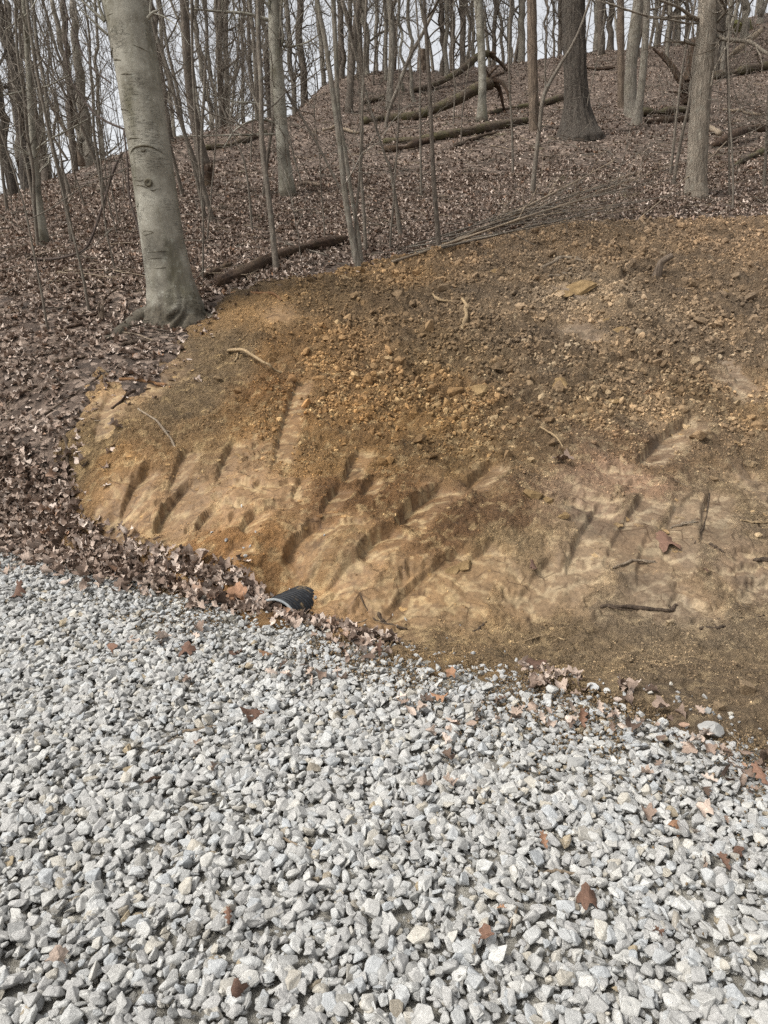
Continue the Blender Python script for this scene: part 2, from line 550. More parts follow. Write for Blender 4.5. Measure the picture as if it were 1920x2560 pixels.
    crk = t.ramp(t.noise(vr, 4.2, 5, .62, .8), [(.485, g(0)), (.5, g(1)), (.515, g(0))])
    brk = t.ramp(t.noise(v, 3.3, 3, .5), [(.52, g(0)), (.6, g(1))])
    ck = t.math('MULTIPLY', crk, brk)
    c = t.mix(t.math('MULTIPLY', ck, .55), c, srgb(70, 66, 54))
    sx = t.n('SeparateXYZ'); t.l(v, sx.inputs[0])
    ft = t.math('ADD', sx.outputs['Z'], t.math('MULTIPLY', t.noise(v, 7, 5, .7), .55))          # crusted, mossy foot
    c = t.mix(t.ramp(ft, [(.30, g(.92)), (.46, g(0))]), c, t.ramp(t.noise(v, 60, 5, .7), [(.35, srgb(40, 36, 30)), (.62, srgb(88, 80, 66))]))
    hb = t.math('SUBTRACT', t.math('MULTIPLY', t.noise(v, 14, 6, .65), .5), ck)
    M['beech'] = t.done(c, t.bump(hb, .7, .014), .85)
    t = NT('beech_scar'); v = t.coord()
    c = t.ramp(t.noise(v, 30, 5, .6), [(.3, srgb(62, 57, 48)), (.7, srgb(108, 102, 86))])
    M['scar'] = t.done(c, t.bump(t.noise(v, 60, 5, .6), .6, .006))
    # black plastic pipe with dust and dried clay
    t = NT('black_plastic'); v = t.coord()
    c = t.mix(t.ramp(t.noise(v, 9, 6, .7), [(.55, g(0)), (.68, g(.65))]), srgb(26, 28, 31), srgb(140, 118, 84))
    c = t.mix(t.ramp(t.noise(v, 30, 5, .7), [(.56, g(0)), (.74, g(.25))]), c, srgb(110, 112, 116))
    M['plastic'] = t.done(c, t.bump(t.noise(v, 50, 4, .6), .15, .004), .5)
    t = NT('worn_plastic_rim'); v = t.coord()
    M['rim'] = t.done(t.ramp(t.noise(v, 18, 5, .6), [(.3, srgb(104, 108, 110)), (.7, srgb(150, 152, 150))]), None, .6)  # rim ring in a lighter mottled grey than the pipe wall
    # pale sandstone
    t = NT('sandstone'); v = t.coord()
    c = t.ramp(t.noise(v, 9, 6, .7), [(.3, srgb(92, 74, 48)), (.55, srgb(126, 104, 72)), (.75, srgb(158, 134, 98))])
    M['sandstone'] = t.done(c, t.bump(t.noise(v, 26, 6, .7), .8, .015))
    return M


M = make_materials()

# ------------------------------------------------------------------ the dug bank: relief left by the bucket
MARKS = []            # (ax, ay, bx, by, depth, width)
for ax, ay, bx, by, D, W in (
        (234, 1305, 258, 1262, .05, .12), (298, 1317, 372, 1172, .055, .16), (382, 1346, 474, 1205, .075, .22), (489, 1337, 535, 1270, .055, .14), (570, 1320, 588, 1288, .03, .08),
        (602, 1336, 641, 1280, .055, .16), (706, 1412, 812, 1292, .08, .24), (732, 1255, 757, 1194, .04, .10), (555, 1400, 624, 1358, .05, .14), (677, 1190, 742, 958, .035, .18),
        (891, 1402, 992, 1316, .07, .22), (990, 1310, 1102, 1210, .08, .26), (1165, 1222, 1230, 1158, .07, .2), (1590, 1162, 1727, 1044, .07, .22), (960, 1545, 1160, 1372, .05, .3),
        (1412, 1448, 1500, 1262, .05, .26), (1500, 1432, 1612, 1240, .035, .22), (1752, 1375, 1776, 1225, .04, .22), (1652, 1440, 1690, 1260, .03, .25), (1120, 1480, 1230, 1360, .04, .25), (1290, 1520, 1380, 1400, .03, .25), (820, 1480, 900, 1395, .04, .2), (420, 1240, 470, 1130, .03, .16), (540, 1215, 585, 1110, .03, .15), (860, 1210, 900, 1130, .03, .15), (1440, 845, 1500, 850, .04, .2), (800, 1290, 850, 1225, .04, .16), (350, 1000, 400, 930, .04, .2), (232, 1120, 275, 985, .04, .18),
        (1590, 1480, 1620, 1330, .03, .25), (1850, 960, 1790, 900, .05, .2), (760, 1330, 790, 1290, .03, .1), (905, 1245, 935, 1205, .03, .12)):
    A, B = hit(ax, ay), hit(bx, by)
    MARKS.append((A[0], A[1], B[0], B[1], D * 1.25, W * 1.05))
SMEARS = [(hit(a, b), r * .8) for a, b, r in (
    (290, 1010, .22), (320, 1270, .3), (470, 1270, .28), (600, 1240, .36), (700, 1230, .22), (780, 1380, .25), (1080, 1230, .16), (1210, 1190, .15), (900, 1470, .3), (1040, 1450, .25), (960, 1560, .25),
    (1670, 1100, .16), (1480, 1290, .3), (1560, 1200, .22), (1500, 1380, .2), (1440, 1440, .25), (1600, 1470, .2), (1700, 1500, .22), (1880, 1440, .3), (1770, 1290, .2), (1460, 840, .2), (1430, 740, .18),
    (1850, 970, .22), (700, 800, .18), (430, 930, .2), (1880, 1220, .2), (640, 1130, .15), (1300, 1480, .22), (870, 1310, .12), (1150, 1500, .25))]


def clods(x, y, cell, fill, seed):
    """domed clods strewn at random, height in units of cell"""
    gx_ = np.floor(x / cell).astype(int); gy_ = np.floor(y / cell).astype(int)
    h = np.zeros_like(x)
    for i in (-1, 0, 1):
        for j in (-1, 0, 1):
            a = gx_ + i; b = gy_ + j
            k = _perm[(_perm[(a + seed) & 255] + b) & 255]; k2 = _perm[k + 71]; k3 = _perm[k2 + 13]
            cx_ = (a + .15 + .7 * k / 255) * cell; cy_ = (b + .15 + .7 * k2 / 255) * cell
            r = cell * (.30 + .42 * (k3 / 255)) * (((k * 7 + k3) % 256) / 255 < fill)
            q = 1 - ((x - cx_) ** 2 + (y - cy_) ** 2) / (r * r + 1e-9)
            h = np.maximum(h, np.sqrt(np.clip(q, 0, 1)) * r / cell)
    return h


def flake(x, y):
    return 6.5 * y + 1.5 * fbm(x * 1.6 + 9, y * 1.6, 5, 91, .6)


def facets(x, y, cell, seed):
    """angular broken ground: tilted plates; returns height in units of cell, and a random number per plate"""
    gx_ = np.floor(x / cell).astype(int); gy_ = np.floor(y / cell).astype(int)
    best = np.full(np.shape(x), 1e9); hh = np.zeros_like(best); rn = np.zeros_like(best)
    for i in (-1, 0, 1):
        for j in (-1, 0, 1):
            a = gx_ + i; b = gy_ + j
            k = _perm[(_perm[(a + seed) & 255] + b) & 255]; k2 = _perm[k + 71]; k3 = _perm[k2 + 13]
            ddx = x / cell - (a + k / 255); ddy = y / cell - (b + k2 / 255)
            r2 = ddx * ddx + (ddy * 1.25) ** 2
            m = r2 < best
            best = np.where(m, r2, best); hh = np.where(m, ddx * (k3 / 255 - .5) + ddy * (_perm[k3 + 5] / 255 - .5), hh); rn = np.where(m, k3 / 255, rn)
    return hh, rn


def warped(x, y):
    return x + .05 * fbm(x * 6, y * 6, 3, 7), y + .05 * fbm(x * 6 + 20, y * 6, 3, 27)


def bank_relief(x, y):
    """height added to the land, and how smooth the bucket left the clay (0..1)"""
    x = np.asarray(x, float); y = np.asarray(y, float)
    sm = np.zeros_like(x)
    wx = x + .10 * fbm(x * 3, y * 3, 3, 21); wy = y + .10 * fbm(x * 3, y * 3, 3, 31)
    for p, r in SMEARS:
        sm = np.maximum(sm, np.exp(-((wx - p[0]) ** 2 + ((wy - p[1]) * .8) ** 2) / (r * r)))
    dz = np.zeros_like(x); mk = np.zeros_like(x)
    for ax, ay, bx, by, D, W in MARKS:
        ex, ey = bx - ax, by - ay; L = math.hypot(ex, ey); ex /= L; ey /= L
        u = ((x - ax) * ex + (y - ay) * ey) / L
        w = (x - ax) * ey - (y - ay) * ex + .5 * D * np.sin(u * 3.1) + .012 * perlin(x * 14, y * 14, 12)
        gu = sstep(-.10, .22, u) * sstep(1.10, .85, u)
        f = np.where(w < 0, sstep(-.012, 0, w), np.clip(1 - w / W, 0, 1))
        dz = np.minimum(dz, -D * gu * f)
        mk = np.maximum(mk, sstep(-.05, .2, u) * sstep(1.08, .9, u) * sstep(-.016, -.004, w) * sstep(W * .95, W * .6, w))
    sm = np.clip(sm * (1.25 + .9 * fbm(x * 4, y * 4, 3, 41)), 0, 1)
    sm = np.maximum(sm, .95 * mk)
    # rough dug clods up the slope, finer crumb low on the left
    up = sstep(.4, 1.2, land(x, y)) * sstep(-1.6, .2, x)
    ro = (.5 + .5 * up) * (1 - .88 * sm)
    lump = .030 * fbm(x * 2.6, y * 2.6, 3, 51) + ro * (.034 * fbm(x * 8, y * 8, 3, 61) + .026 * np.abs(fbm(x * 17, y * 17, 3, 71)) + .012 * fbm(x * 45, y * 45, 2, 81))
    wx = x + .02 * perlin(x * 25, y * 25, 7); wy = y + .02 * perlin(x * 25, y * 25, 17)
    lump = lump + ro * (.55 * .11 * clods(wx, wy, .11, .28, 3) + .6 * .055 * clods(wx, wy, .055, .6, 9)) + (.3 + .7 * ro) * .5 * .03 * clods(wx, wy, .03, .7, 29)
    wx, wy = warped(x, y)
    f1 = facets(wx, wy, .34, 40)[0]; f2 = facets(wx, wy, .15, 60)[0]
    lump = lump + (.34 * .32 * f1 + .15 * .42 * f2) * (.45 + .55 * up) * (1 - .7 * sm)
    lump = lump + .035 * up * fbm(x * 1.2, y * 1.2, 3, 52)
    # flaked edges of the smeared clay
    q = flake(x, y); fr = q - np.floor(q)
    lump = lump + (.25 + .5 * sm) * sstep(1.7, 1.0, land(x, y)) * .055 * (sstep(.88, .98, fr) - fr)
    return dz + lump * (1 - .9 * mk), np.maximum(sm, mk)


def bank_z(x, y):
    d = bank_in(x, y)
    r, sm = bank_relief(x, y)
    fade = sstep(-.1, .35, d)
    edge = np.clip(.28 * d + .09 * fbm(x * 3.5, y * 3.5, 4, 14), -.12, .03)
    flat = sstep(.05, .35, road_s(x, y) + .05) * .75 + .25
    return land(x, y) + r * fade * flat + edge, sm, d


def floor_z(x, y):
    d = bank_in(x, y)
    z = land(x, y) + .07 * fbm(x * .7, y * .7, 3, 2) + .022 * fbm(x * 4.5, y * 4.5, 3, 5)
    return z - np.clip(d * .9, 0, .3) - .2 * sstep(.08, -.12, road_s(x, y))


def grid_faces(nx, ny, keep=None):
    i = np.arange(ny - 1)[:, None] * nx; j = np.arange(nx - 1)[None]
    F = np.stack([i + j, i + j + 1, i + nx + j + 1, i + nx + j], -1).reshape(-1, 4)
    if keep is not None: F = F[keep[F].all(1)]
    return F


def compact(V, F, extra=()):
    used = np.zeros(len(V), bool); used[F.ravel()] = True
    idx = np.cumsum(used) - 1
    return V[used], idx[F], [e[used] for e in extra]


SOIL_PX = [
    (250, 1000, 172, 138, 98), (300, 1180, 152, 112, 62), (210, 1110, 116, 96, 66), (400, 930, 120, 102, 80), (480, 1000, 116, 98, 74), (560, 900, 116, 98, 74), (520, 1100, 138, 108, 70), (640, 1050, 152, 112, 62),
    (700, 900, 146, 108, 62), (700, 1000, 138, 94, 44), (800, 1000, 154, 114, 64), (850, 900, 142, 106, 60), (640, 780, 160, 124, 78), (560, 740, 104, 88, 68), (800, 740, 114, 92, 64), (950, 800, 118, 92, 58),
    (1050, 760, 110, 88, 60), (1150, 900, 116, 90, 52), (1100, 1000, 124, 92, 50), (950, 1100, 140, 102, 54), (800, 1150, 142, 106, 60), (600, 1250, 168, 130, 88), (450, 1300, 162, 126, 84), (350, 1250, 160, 122, 80),
    (500, 1400, 146, 100, 50), (650, 1430, 146, 102, 52), (720, 1480, 150, 108, 58), (800, 1400, 152, 116, 70), (900, 1450, 164, 128, 86), (1000, 1450, 150, 116, 72), (900, 1250, 118, 80, 42), (1000, 1320, 110, 78, 44),
    (1150, 1330, 96, 66, 40), (1250, 1300, 104, 74, 46), (1100, 1450, 156, 124, 82), (1300, 1400, 150, 124, 84), (1500, 1400, 150, 126, 90), (1450, 1280, 150, 118, 88), (1560, 1200, 158, 118, 88), (1600, 1300, 122, 98, 70),
    (1750, 1300, 146, 122, 86), (1850, 1400, 136, 114, 88), (1700, 1450, 134, 110, 76), (1900, 1250, 142, 118, 82), (1300, 1080, 110, 84, 50), (1500, 1000, 114, 88, 52), (1700, 950, 120, 92, 54), (1850, 1000, 146, 112, 66),
    (1300, 700, 130, 100, 58), (1500, 620, 148, 112, 62), (1700, 700, 128, 98, 58), (1850, 600, 150, 112, 62), (1400, 580, 150, 114, 64), (1000, 690, 148, 112, 64), (1200, 640, 146, 110, 62), (900, 680, 146, 112, 66),
    (1700, 1600, 142, 120, 88), (1300, 1600, 148, 124, 90), (1500, 1650, 138, 116, 84), (1800, 1700, 124, 104, 78), (1100, 1620, 142, 118, 86), (1600, 1150, 120, 90, 58), (1750, 1120, 132, 104, 70), (1650, 1050, 158, 126, 84),
    (1450, 740, 160, 128, 82), (1470, 840, 150, 116, 68), (1250, 1480, 154, 124, 82), (1400, 900, 112, 86, 50), (1200, 1150, 128, 98, 56), (1050, 1150, 130, 98, 56)]
_sa = np.array([hit(a[0], a[1])[:2] for a in SOIL_PX]); _sc = np.array([srgb(*[.68 * q + .32 * r for q, r in zip(a[2:], (146, 106, 56))])[:3] for a in SOIL_PX])
SOIL_K = .87


def soil_col(x, y, sm):
    x = np.asarray(x, float).ravel(); y = np.asarray(y, float).ravel()
    wx = x + .22 * fbm(x * 2.2, y * 2.2, 4, 23); wy = y + .22 * fbm(x * 2.2 + 40, y * 2.2, 4, 33)
    out = np.empty((len(x), 3))
    for i in range(0, len(x), 40000):
        r2 = (wx[i:i + 40000, None] - _sa[None, :, 0]) ** 2 + (wy[i:i + 40000, None] - _sa[None, :, 1]) ** 2
        w = 1 / (r2 + .006) ** 3
        out[i:i + 40000] = (w @ _sc) / w.sum(1)[:, None]
    tan = np.array(srgb(156, 114, 66)[:3])
    k = (.4 * np.ravel(sm))[:, None]
    out = out * (1 - k) + tan * k
    pale = np.array(srgb(206, 170, 114)[:3]) * .9           # crumbled pale sandy patches
    p = sstep(.20, .34, fbm(x * 11, y * 15, 4, 77) + .25 * fbm(x * 2, y * 2, 2, 78) - .30 * sstep(.7, 1.6, land(x, y)))
    out = out * (1 - .5 * p[:, None]) + .5 * pale * p[:, None]
    fr = flake(x, y); fr = fr - np.floor(fr)
    fe = sstep(.58, .74, fr) * sstep(.92, .86, fr) * (.25 + .75 * np.ravel(sm)) * sstep(-.2, .05, fbm(x * 3, y * 3, 2, 97)) * (1 - .8 * sstep(.8, 1.5, land(x, y)))   # broken pale lips of the flakes
    out = out * (1 - .75 * fe[:, None]) + .75 * pale * fe[:, None]
    dk = sstep(.15, .5, fbm(x * 1.7 + 5, y * 1.7, 4, 87))
    out = out * (1 - .25 * dk[:, None])
    gr = out @ np.array((.3, .6, .1))
    out = out * (1 - .30 * np.ravel(sm)[:, None])
    px_, py_ = warped(x, y)
    out = out * (.80 + .26 * facets(px_, py_, .34, 40)[1] + .16 * facets(px_, py_, .15, 60)[1])[:, None]
    ds = (.15 + .12 * sstep(.7, 1.3, land(x, y)) * sstep(-1.2, .3, x) + .14 * sstep(.3, 1.4, x))[:, None]
    out = out * (1 - ds) + gr[:, None] * ds
    return out * SOIL_K * np.array((.98, 1.0, .98))


def set_col(me, name, c):
    a = me.attributes.new(name, 'FLOAT_COLOR', 'POINT')
    a.data.foreach_set('color', np.concatenate([c, np.ones((len(c), 1))], 1).astype(np.float32).ravel())


# the bank itself
nx, ny = 760, 900
uu = np.linspace(-.66, .80, nx)
yy = 1.2 + 11.0 * (.35 * np.linspace(0, 1, ny) + .65 * np.linspace(0, 1, ny) ** 1.7)
YY = np.repeat(yy[:, None], nx, 1)
XX = uu[None] * (YY + 1.6) + 0
ZZ, SM, DI = bank_z(XX, YY)
keep = (DI > -.22).ravel()
F = grid_faces(nx, ny, keep)
V, F, ex = compact(np.stack([XX, YY, ZZ], -1).reshape(-1, 3), F, (SM.ravel(),))
me = mesh_np('dirt_bank', V, F, M['soil'], smooth=False)
set_col(me, 'col', soil_col(V[:, 0], V[:, 1], ex[0]))
a = me.attributes.new('smear', 'FLOAT', 'POINT'); a.data.foreach_set('value', ex[0].astype(np.float32))
bank = obj('dirt_bank', me)
tag(bank, 'freshly dug ochre clay bank scored with bucket tooth marks', kind='structure')

# the forest floor, out to the horizon
nx = ny = 330
gx = .95 * np.sinh(np.linspace(-5.9, 5.9, nx)); gy = 7 + 1.1 * np.sinh(np.linspace(-5.6, 5.8, ny))
XX, YY = np.meshgrid(gx, gy)
ZZ = floor_z(XX, YY)
me = mesh_np('forest_floor', np.stack([XX, YY, ZZ], -1).reshape(-1, 3), grid_faces(nx, ny), M['mould'])
floor = obj('forest_floor', me)
tag(floor, 'leaf covered woodland hillside rising behind the dug bank', kind='structure')


# the gravel road bed
def gravel_z(x, y):
    return .010 * fbm(x * 1.3, y * 1.3, 3, 9) + .006 * fbm(x * 5, y * 5, 2, 19)


tt = np.linspace(-9, 9, 260); ss = -np.concatenate([np.linspace(-.14, 1.0, 40), np.linspace(1.05, 9, 80)])
TT, S_ = np.meshgrid(tt, ss)
XX = -.44 + .858 * TT + .513 * S_; YY = 3.538 - .513 * TT + .858 * S_
ZZ = gravel_z(XX, YY) - .022 - .5 * np.clip(S_ + .05 + .05 * fbm(XX * 3, YY * 3, 3, 66), 0, 1)
me = mesh_np('gravel_road', np.stack([XX, YY, ZZ], -1).reshape(-1, 3), grid_faces(260, 120), M['dust'])
road = obj('gravel_road', me)
tag(road, 'gravel road of pale crushed limestone', kind='structure')


# ------------------------------------------------------------------ scattered pieces
def proto_collection(name, meshes):
    c = bpy.data.collections.new(name)
    for k, m in enumerate(meshes):
        c.objects.link(bpy.data.objects.new('%s_%02d' % (name, k), m))
    return c


def scatter(name, pts, rot, scl, idx, coll, mat=None, col=None, parent=None):
    me = bpy.data.meshes.new(name)
    n = len(pts)
    me.vertices.add(n); me.vertices.foreach_set('co', np.asarray(pts, np.float32).ravel())
    for nm, typ, arr, key in (('rot', 'FLOAT_VECTOR', rot, 'vector'), ('scl', 'FLOAT_VECTOR', scl, 'vector'), ('idx', 'INT', idx, 'value')):
        a = me.attributes.new(nm, typ, 'POINT')
        a.data.foreach_set(key, np.asarray(arr, np.int32 if typ == 'INT' else np.float32).ravel())
    if col is not None: set_col(me, 'col', col)
    if mat: me.materials.append(mat)
    me.update()
    o = obj(name, me, parent)
    t = bpy.data.node_groups.new(name, 'GeometryNodeTree')
    t.interface.new_socket('Geometry', in_out='INPUT', socket_type='NodeSocketGeometry')
    t.interface.new_socket('Geometry', in_out='OUTPUT', socket_type='NodeSocketGeometry')
    N = t.nodes.new
    gi, go = N('NodeGroupInput'), N('NodeGroupOutput')
    ip = N('GeometryNodeInstanceOnPoints'); ci = N('GeometryNodeCollectionInfo')
    ci.inputs['Collection'].default_value = coll
    ci.inputs['Separate Children'].default_value = True
    ci.inputs['Reset Children'].default_value = True
    ip.inputs['Pick Instance'].default_value = True

    def named(nm, typ):
        q = N('GeometryNodeInputNamedAttribute'); q.data_type = typ; q.inputs['Name'].default_value = nm
        return q.outputs['Attribute']
    e = N('FunctionNodeEulerToRotation')
    L = t.links.new
    L(gi.outputs[0], ip.inputs['Points']); L(ci.outputs[0], ip.inputs['Instance'])
    L(named('idx', 'INT'), ip.inputs['Instance Index'])
    L(named('rot', 'FLOAT_VECTOR'), e.inputs[0]); L(e.outputs[0], ip.inputs['Rotation'])
    L(named('scl', 'FLOAT_VECTOR'), ip.inputs['Scale'])
    L(ip.outputs[0], go.inputs[0])
    md = o.modifiers.new('scatter', 'NODES'); md.node_group = t
    return o


def rock_mesh(name, seed, dims, planes, mat, jag=.0, sub=2):
    r = np.random.default_rng(seed)
    bm = bmesh.new()
    bmesh.ops.create_icosphere(bm, subdivisions=sub, radius=1)
    P = np.array([v.co[:] for v in bm.verts])
    for _ in range(planes):
        n = r.normal(size=3); n /= np.linalg.norm(n); d = r.uniform(.42, .8)
        k = P @ n
        P = P - np.clip(k - d, 0, None)[:, None] * n
    if jag: P = P * (1 + jag * r.normal(size=(len(P), 1)))
    P = P / np.abs(P).max(0) * np.array(dims) * .5
    for v, p in zip(bm.verts, P): v.co = p
    h = bmesh.ops.convex_hull(bm, input=bm.verts)
    inner = [e for e in h['geom_interior'] if isinstance(e, bmesh.types.BMVert)]
    bmesh.ops.delete(bm, geom=inner, context='VERTS')
    bmesh.ops.remove_doubles(bm, verts=bm.verts, dist=.06 * min(dims))
    bmesh.ops.dissolve_limit(bm, angle_limit=.20, verts=bm.verts, edges=bm.edges)
    bmesh.ops.recalc_face_normals(bm, faces=bm.faces)
    me = bpy.data.meshes.new(name); bm.to_mesh(me); bm.free()
    me.materials.append(mat)
    return me


def chip_mesh(name, seed, dims, mat):
    """angular crushed stone"""
    r = np.random.default_rng(seed)
    n = int(r.integers(10, 16))
    k = np.arange(n) + .5; ph = np.arccos(1 - 2 * k / n); th = np.pi * (1 + 5 ** .5) * k + r.uniform(0, 6)
    P = np.stack([np.cos(th) * np.sin(ph), np.sin(th) * np.sin(ph), np.cos(ph)], -1) + r.normal(0, .22, (n, 3))
    d = r.normal(size=3); d /= np.linalg.norm(d); q = P @ d                       # one broad broken face
    P = P - np.clip(q - r.uniform(.25, .5), 0, None)[:, None] * d
    P = P / (P.max(0) - P.min(0)) * np.array(dims)
    bm = bmesh.new()
    for p in P: bm.verts.new(p)
    h = bmesh.ops.convex_hull(bm, input=bm.verts)
    bmesh.ops.delete(bm, geom=[e for e in h['geom_interior'] if isinstance(e, bmesh.types.BMVert)], context='VERTS')
    bmesh.ops.dissolve_limit(bm, angle_limit=.22, verts=bm.verts, edges=bm.edges)
    bmesh.ops.bevel(bm, geom=bm.edges[:], offset=.035, offset_type='OFFSET', segments=1, profile=.5, affect='EDGES', clamp_overlap=True)
    bmesh.ops.recalc_face_normals(bm, faces=bm.faces)
    me = bpy.data.meshes.new(name); bm.to_mesh(me); bm.free()
    me.materials.append(mat)
    return me


# gravel: 300 nearest stones are objects, the rest one mass
stone_me = []
for k in range(48):
    f = random.uniform(.55, .9); h = random.uniform(.38, .75)
    stone_me.append(chip_mesh('stone_%02d' % k, 100 + k, (1, f, h * f + .1), M['stone']))
pts = []; rot = []; scl = []; idx = []


def lay(n, smin, smax, z0, z1, tilt, edge):
    t_ = rng.uniform(-5.2, 4.2, n); s_ = rng.uniform(-3.9, .02, n)
    x = -.44 + .858 * t_ + .513 * s_; y = 3.538 - .513 * t_ + .858 * s_
    px, py, d = to_px(np.stack([x, y, 0 * x], -1))
    ok = (y > .55) & (px > -420) & (px < 2340)
    fr = -s_ + .09 * fbm(x * 3, y * 3, 3, 66) * 2
    ok &= rng.uniform(0, 1, n) < sstep(-.02, edge, fr)
    x, y = x[ok], y[ok]; m = len(x)
    big = sstep(.2, .9, -road_s(x, y))
    s = rng.uniform(smin, smax, m) * (.82 + .18 * big)
    z = gravel_z(x, y) + rng.uniform(z0, z1, m)
    pts.append(np.stack([x, y, z], -1))
    rot.append(np.stack([rng.normal(0, tilt, m), rng.normal(0, tilt, m), rng.uniform(0, 6.28, m)], -1))
    scl.append(np.stack([s, s, s], -1)); idx.append(rng.integers(0, len(stone_me), m))


lay(26000, .020, .036, -.022, -.006, .5, .25)
lay(52000, .022, .044, -.012, .004, .5, .25)
lay(34000, .032, .062, -.004, .010, .42, .5)
lay(30000, .006, .018, -.012, .008, .6, .04)
# strays rolled into the mud
n = 260
t_ = rng.uniform(-1.0, 4.0, n); s_ = rng.exponential(.10, n)
x = -.44 + .858 * t_ + .513 * s_; y = 3.538 - .513 * t_ + .858 * s_
s = rng.uniform(.010, .032, n)
pts.append(np.stack([x, y, bank_z(x, y)[0] + s * .15], -1)); rot.append(rng.uniform(0, 6.28, (n, 3))); scl.append(np.repeat(s[:, None], 3, 1)); idx.append(rng.integers(0, len(stone_me), n))
pts, rot, scl, idx = (np.concatenate(a) for a in (pts, rot, scl, idx))
px, py, dd = to_px(pts)
ok = (px > 20) & (px < 1900) & (py > 1900) & (py < 2545) & (scl[:, 0] > .04) & (pts[:, 2] > -.004)
near = np.nonzero(ok)[0]; near = near[np.argsort(-(scl[near, 0] / dd[near]))][:300]
sel = np.zeros(len(pts), bool); sel[near] = True
for k in near:
    o = obj('stone', stone_me[idx[k]], road, pts[k]); o.rotation_euler = rot[k]; o.scale = scl[k]
c_stone = proto_collection('stone_shape', stone_me)
o = scatter('loose_gravel', pts[~sel], rot[~sel], scl[~sel], idx[~sel], c_stone, M['stone'], parent=road)
tag(o, 'pale grey angular crushed limestone', kind='stuff')

# clods and crumbs of soil on the bank
clod_me = [rock_mesh('clod_%02d' % k, 300 + k, (1, random.uniform(.7, 1), random.uniform(.5, .8)), 8, M['crumb'], .14, 2) for k in range(12)]
clod_me2 = []
for m in clod_me:
    c = m.copy(); c.materials.clear(); c.materials.append(M['clod']); clod_me2.append(c)


def bank_points(n, ymax=11.5):
    y = rng.uniform(0, 1, n) ** 1.0 * (ymax - 2.0) + 2.0
    x = rng.uniform(-.62, .75, n) * (y + 1.6)
    return x, y


x, y = bank_points(300000)
z, sm, di = bank_z(x, y)
up = sstep(.25, .9, land(x, y)) * sstep(-1.8, -.2, x)
pr = (.6 + .4 * up) * (1 - .93 * sm) * (.15 + 1.1 * sstep(-.3, .35, fbm(x * 2, y * 2, 4, 55)))
ok = (di > -.02) & (rng.uniform(0, 1, len(x)) < pr)
x, y, z, sm, up = x[ok], y[ok], z[ok], sm[ok], up[ok]
s = (.008 + (.022 + .040 * up) * rng.beta(1.0, 5, len(x))) * (.75 + .4 * up) * (.8 + .035 * y)
s = s * np.where(rng.uniform(0, 1, len(x)) < .035 * up + .006, 2.3, 1)
o = scatter('soil_crumbs', np.stack([x, y, z + s * .12], -1), rng.uniform(0, 6.28, (len(x), 3)), np.repeat(s[:, None], 3, 1), rng.integers(0, 12, len(x)),
            proto_collection('clod_shape', clod_me), M['crumb'], np.clip(1.2 * soil_col(x, y, sm * 0) * np.where(rng.uniform(0, 1, (len(x), 1)) < .08, 1.5, rng.uniform(.65, 1.3, (len(x), 1))), 0, .8), bank)
tag(o, kind='stuff')
x, y = bank_points(2600, 10.5)
z, sm, di = bank_z(x, y)
px, py, dd = to_px(np.stack([x, y, z], -1))
ok = (di > .1) & (sm < .45) & (px > 0) & (px < 1920) & (rng.uniform(0, 1, len(x)) < .12 + .88 * sstep(.3, .9, land(x, y)) * sstep(-1.6, .2, x))
x, y, z, sm = [a[ok][:300] for a in (x, y, z, sm)]
cc = soil_col(x, y, sm * 0)
for k in range(len(x)):
    s = .05 + .15 * random.betavariate(1.1, 4)
    o = obj('clod', clod_me2[k % 12], bank, (x[k], y[k], z[k] + s * .1))
    o.rotation_euler = (random.uniform(0, 6.28), random.uniform(-.5, .5), random.uniform(0, 6.28)); o.scale = (s, s, s)
    q = random.uniform(.8, 1.15)
    o.color = (*[min(1, c * q) for c in cc[k]], 1)


# thin broken plates of clay on the scraped faces
def plate_mesh(k):
    r = np.random.default_rng(640 + k); n = 11
    a = np.linspace(0, 6.283, n, endpoint=False)
    q = .5 * (1 + .45 * r.normal(0, .55, n)).clip(.45, 1.5)
    V = [(q[i] * math.cos(a[i]), q[i] * math.sin(a[i]) * .62, .06 + .03 * r.normal()) for i in range(n)] + [(q[i] * 1.06 * math.cos(a[i]), q[i] * .66 * math.sin(a[i]), -.12) for i in range(n)] + [(0, 0, .07)]
    F = [(i, (i + 1) % n, 2 * n) for i in range(n)] + [(n + i, n + (i + 1) % n, (i + 1) % n, i) for i in range(n)]
    return mesh_np('plate_%02d' % k, V, F, M['crumb'], smooth=False)


pl_me = [plate_mesh(k) for k in range(14)]
x, y = bank_points(26000, 8.5)
z, sm, di = bank_z(x, y)
lowr = sstep(1.7, .7, land(x, y))
pr = (.05 + .95 * sm) * lowr * sstep(-.15, .3, fbm(x * 2.6, y * 2.6, 3, 99)) * sstep(-.02, .2, land(x, y))
ok = (di > .05) & (rng.uniform(0, 1, len(x)) < pr * .35)
x, y, z, sm = x[ok], y[ok], z[ok], sm[ok]
nxv = -(bank_z(x + .03, y)[0] - bank_z(x - .03, y)[0]) / .06; nyv = -(bank_z(x, y + .03)[0] - bank_z(x, y - .03)[0]) / .06
er = []
for a_, b_ in zip(nxv, nyv):
    nv = Vector((max(-1, min(1, a_ * .8)), max(-1, min(1, b_ * .8)), 1)).normalized()
    qt = nv.to_track_quat('Z', 'Y')
    ax = qt @ Vector((1, 0, 0)); t0 = math.atan2(ax.y, ax.x)
    er.append((qt @ Quaternion((0, 0, 1), -t0 + random.gauss(0, .5))).to_euler()[:])
s = .015 + .075 * rng.beta(1.1, 4, len(x))
pale = np.array(srgb(176, 144, 98)[:3])
mixv = rng.uniform(0, 1, (len(x), 1)) ** 1.5
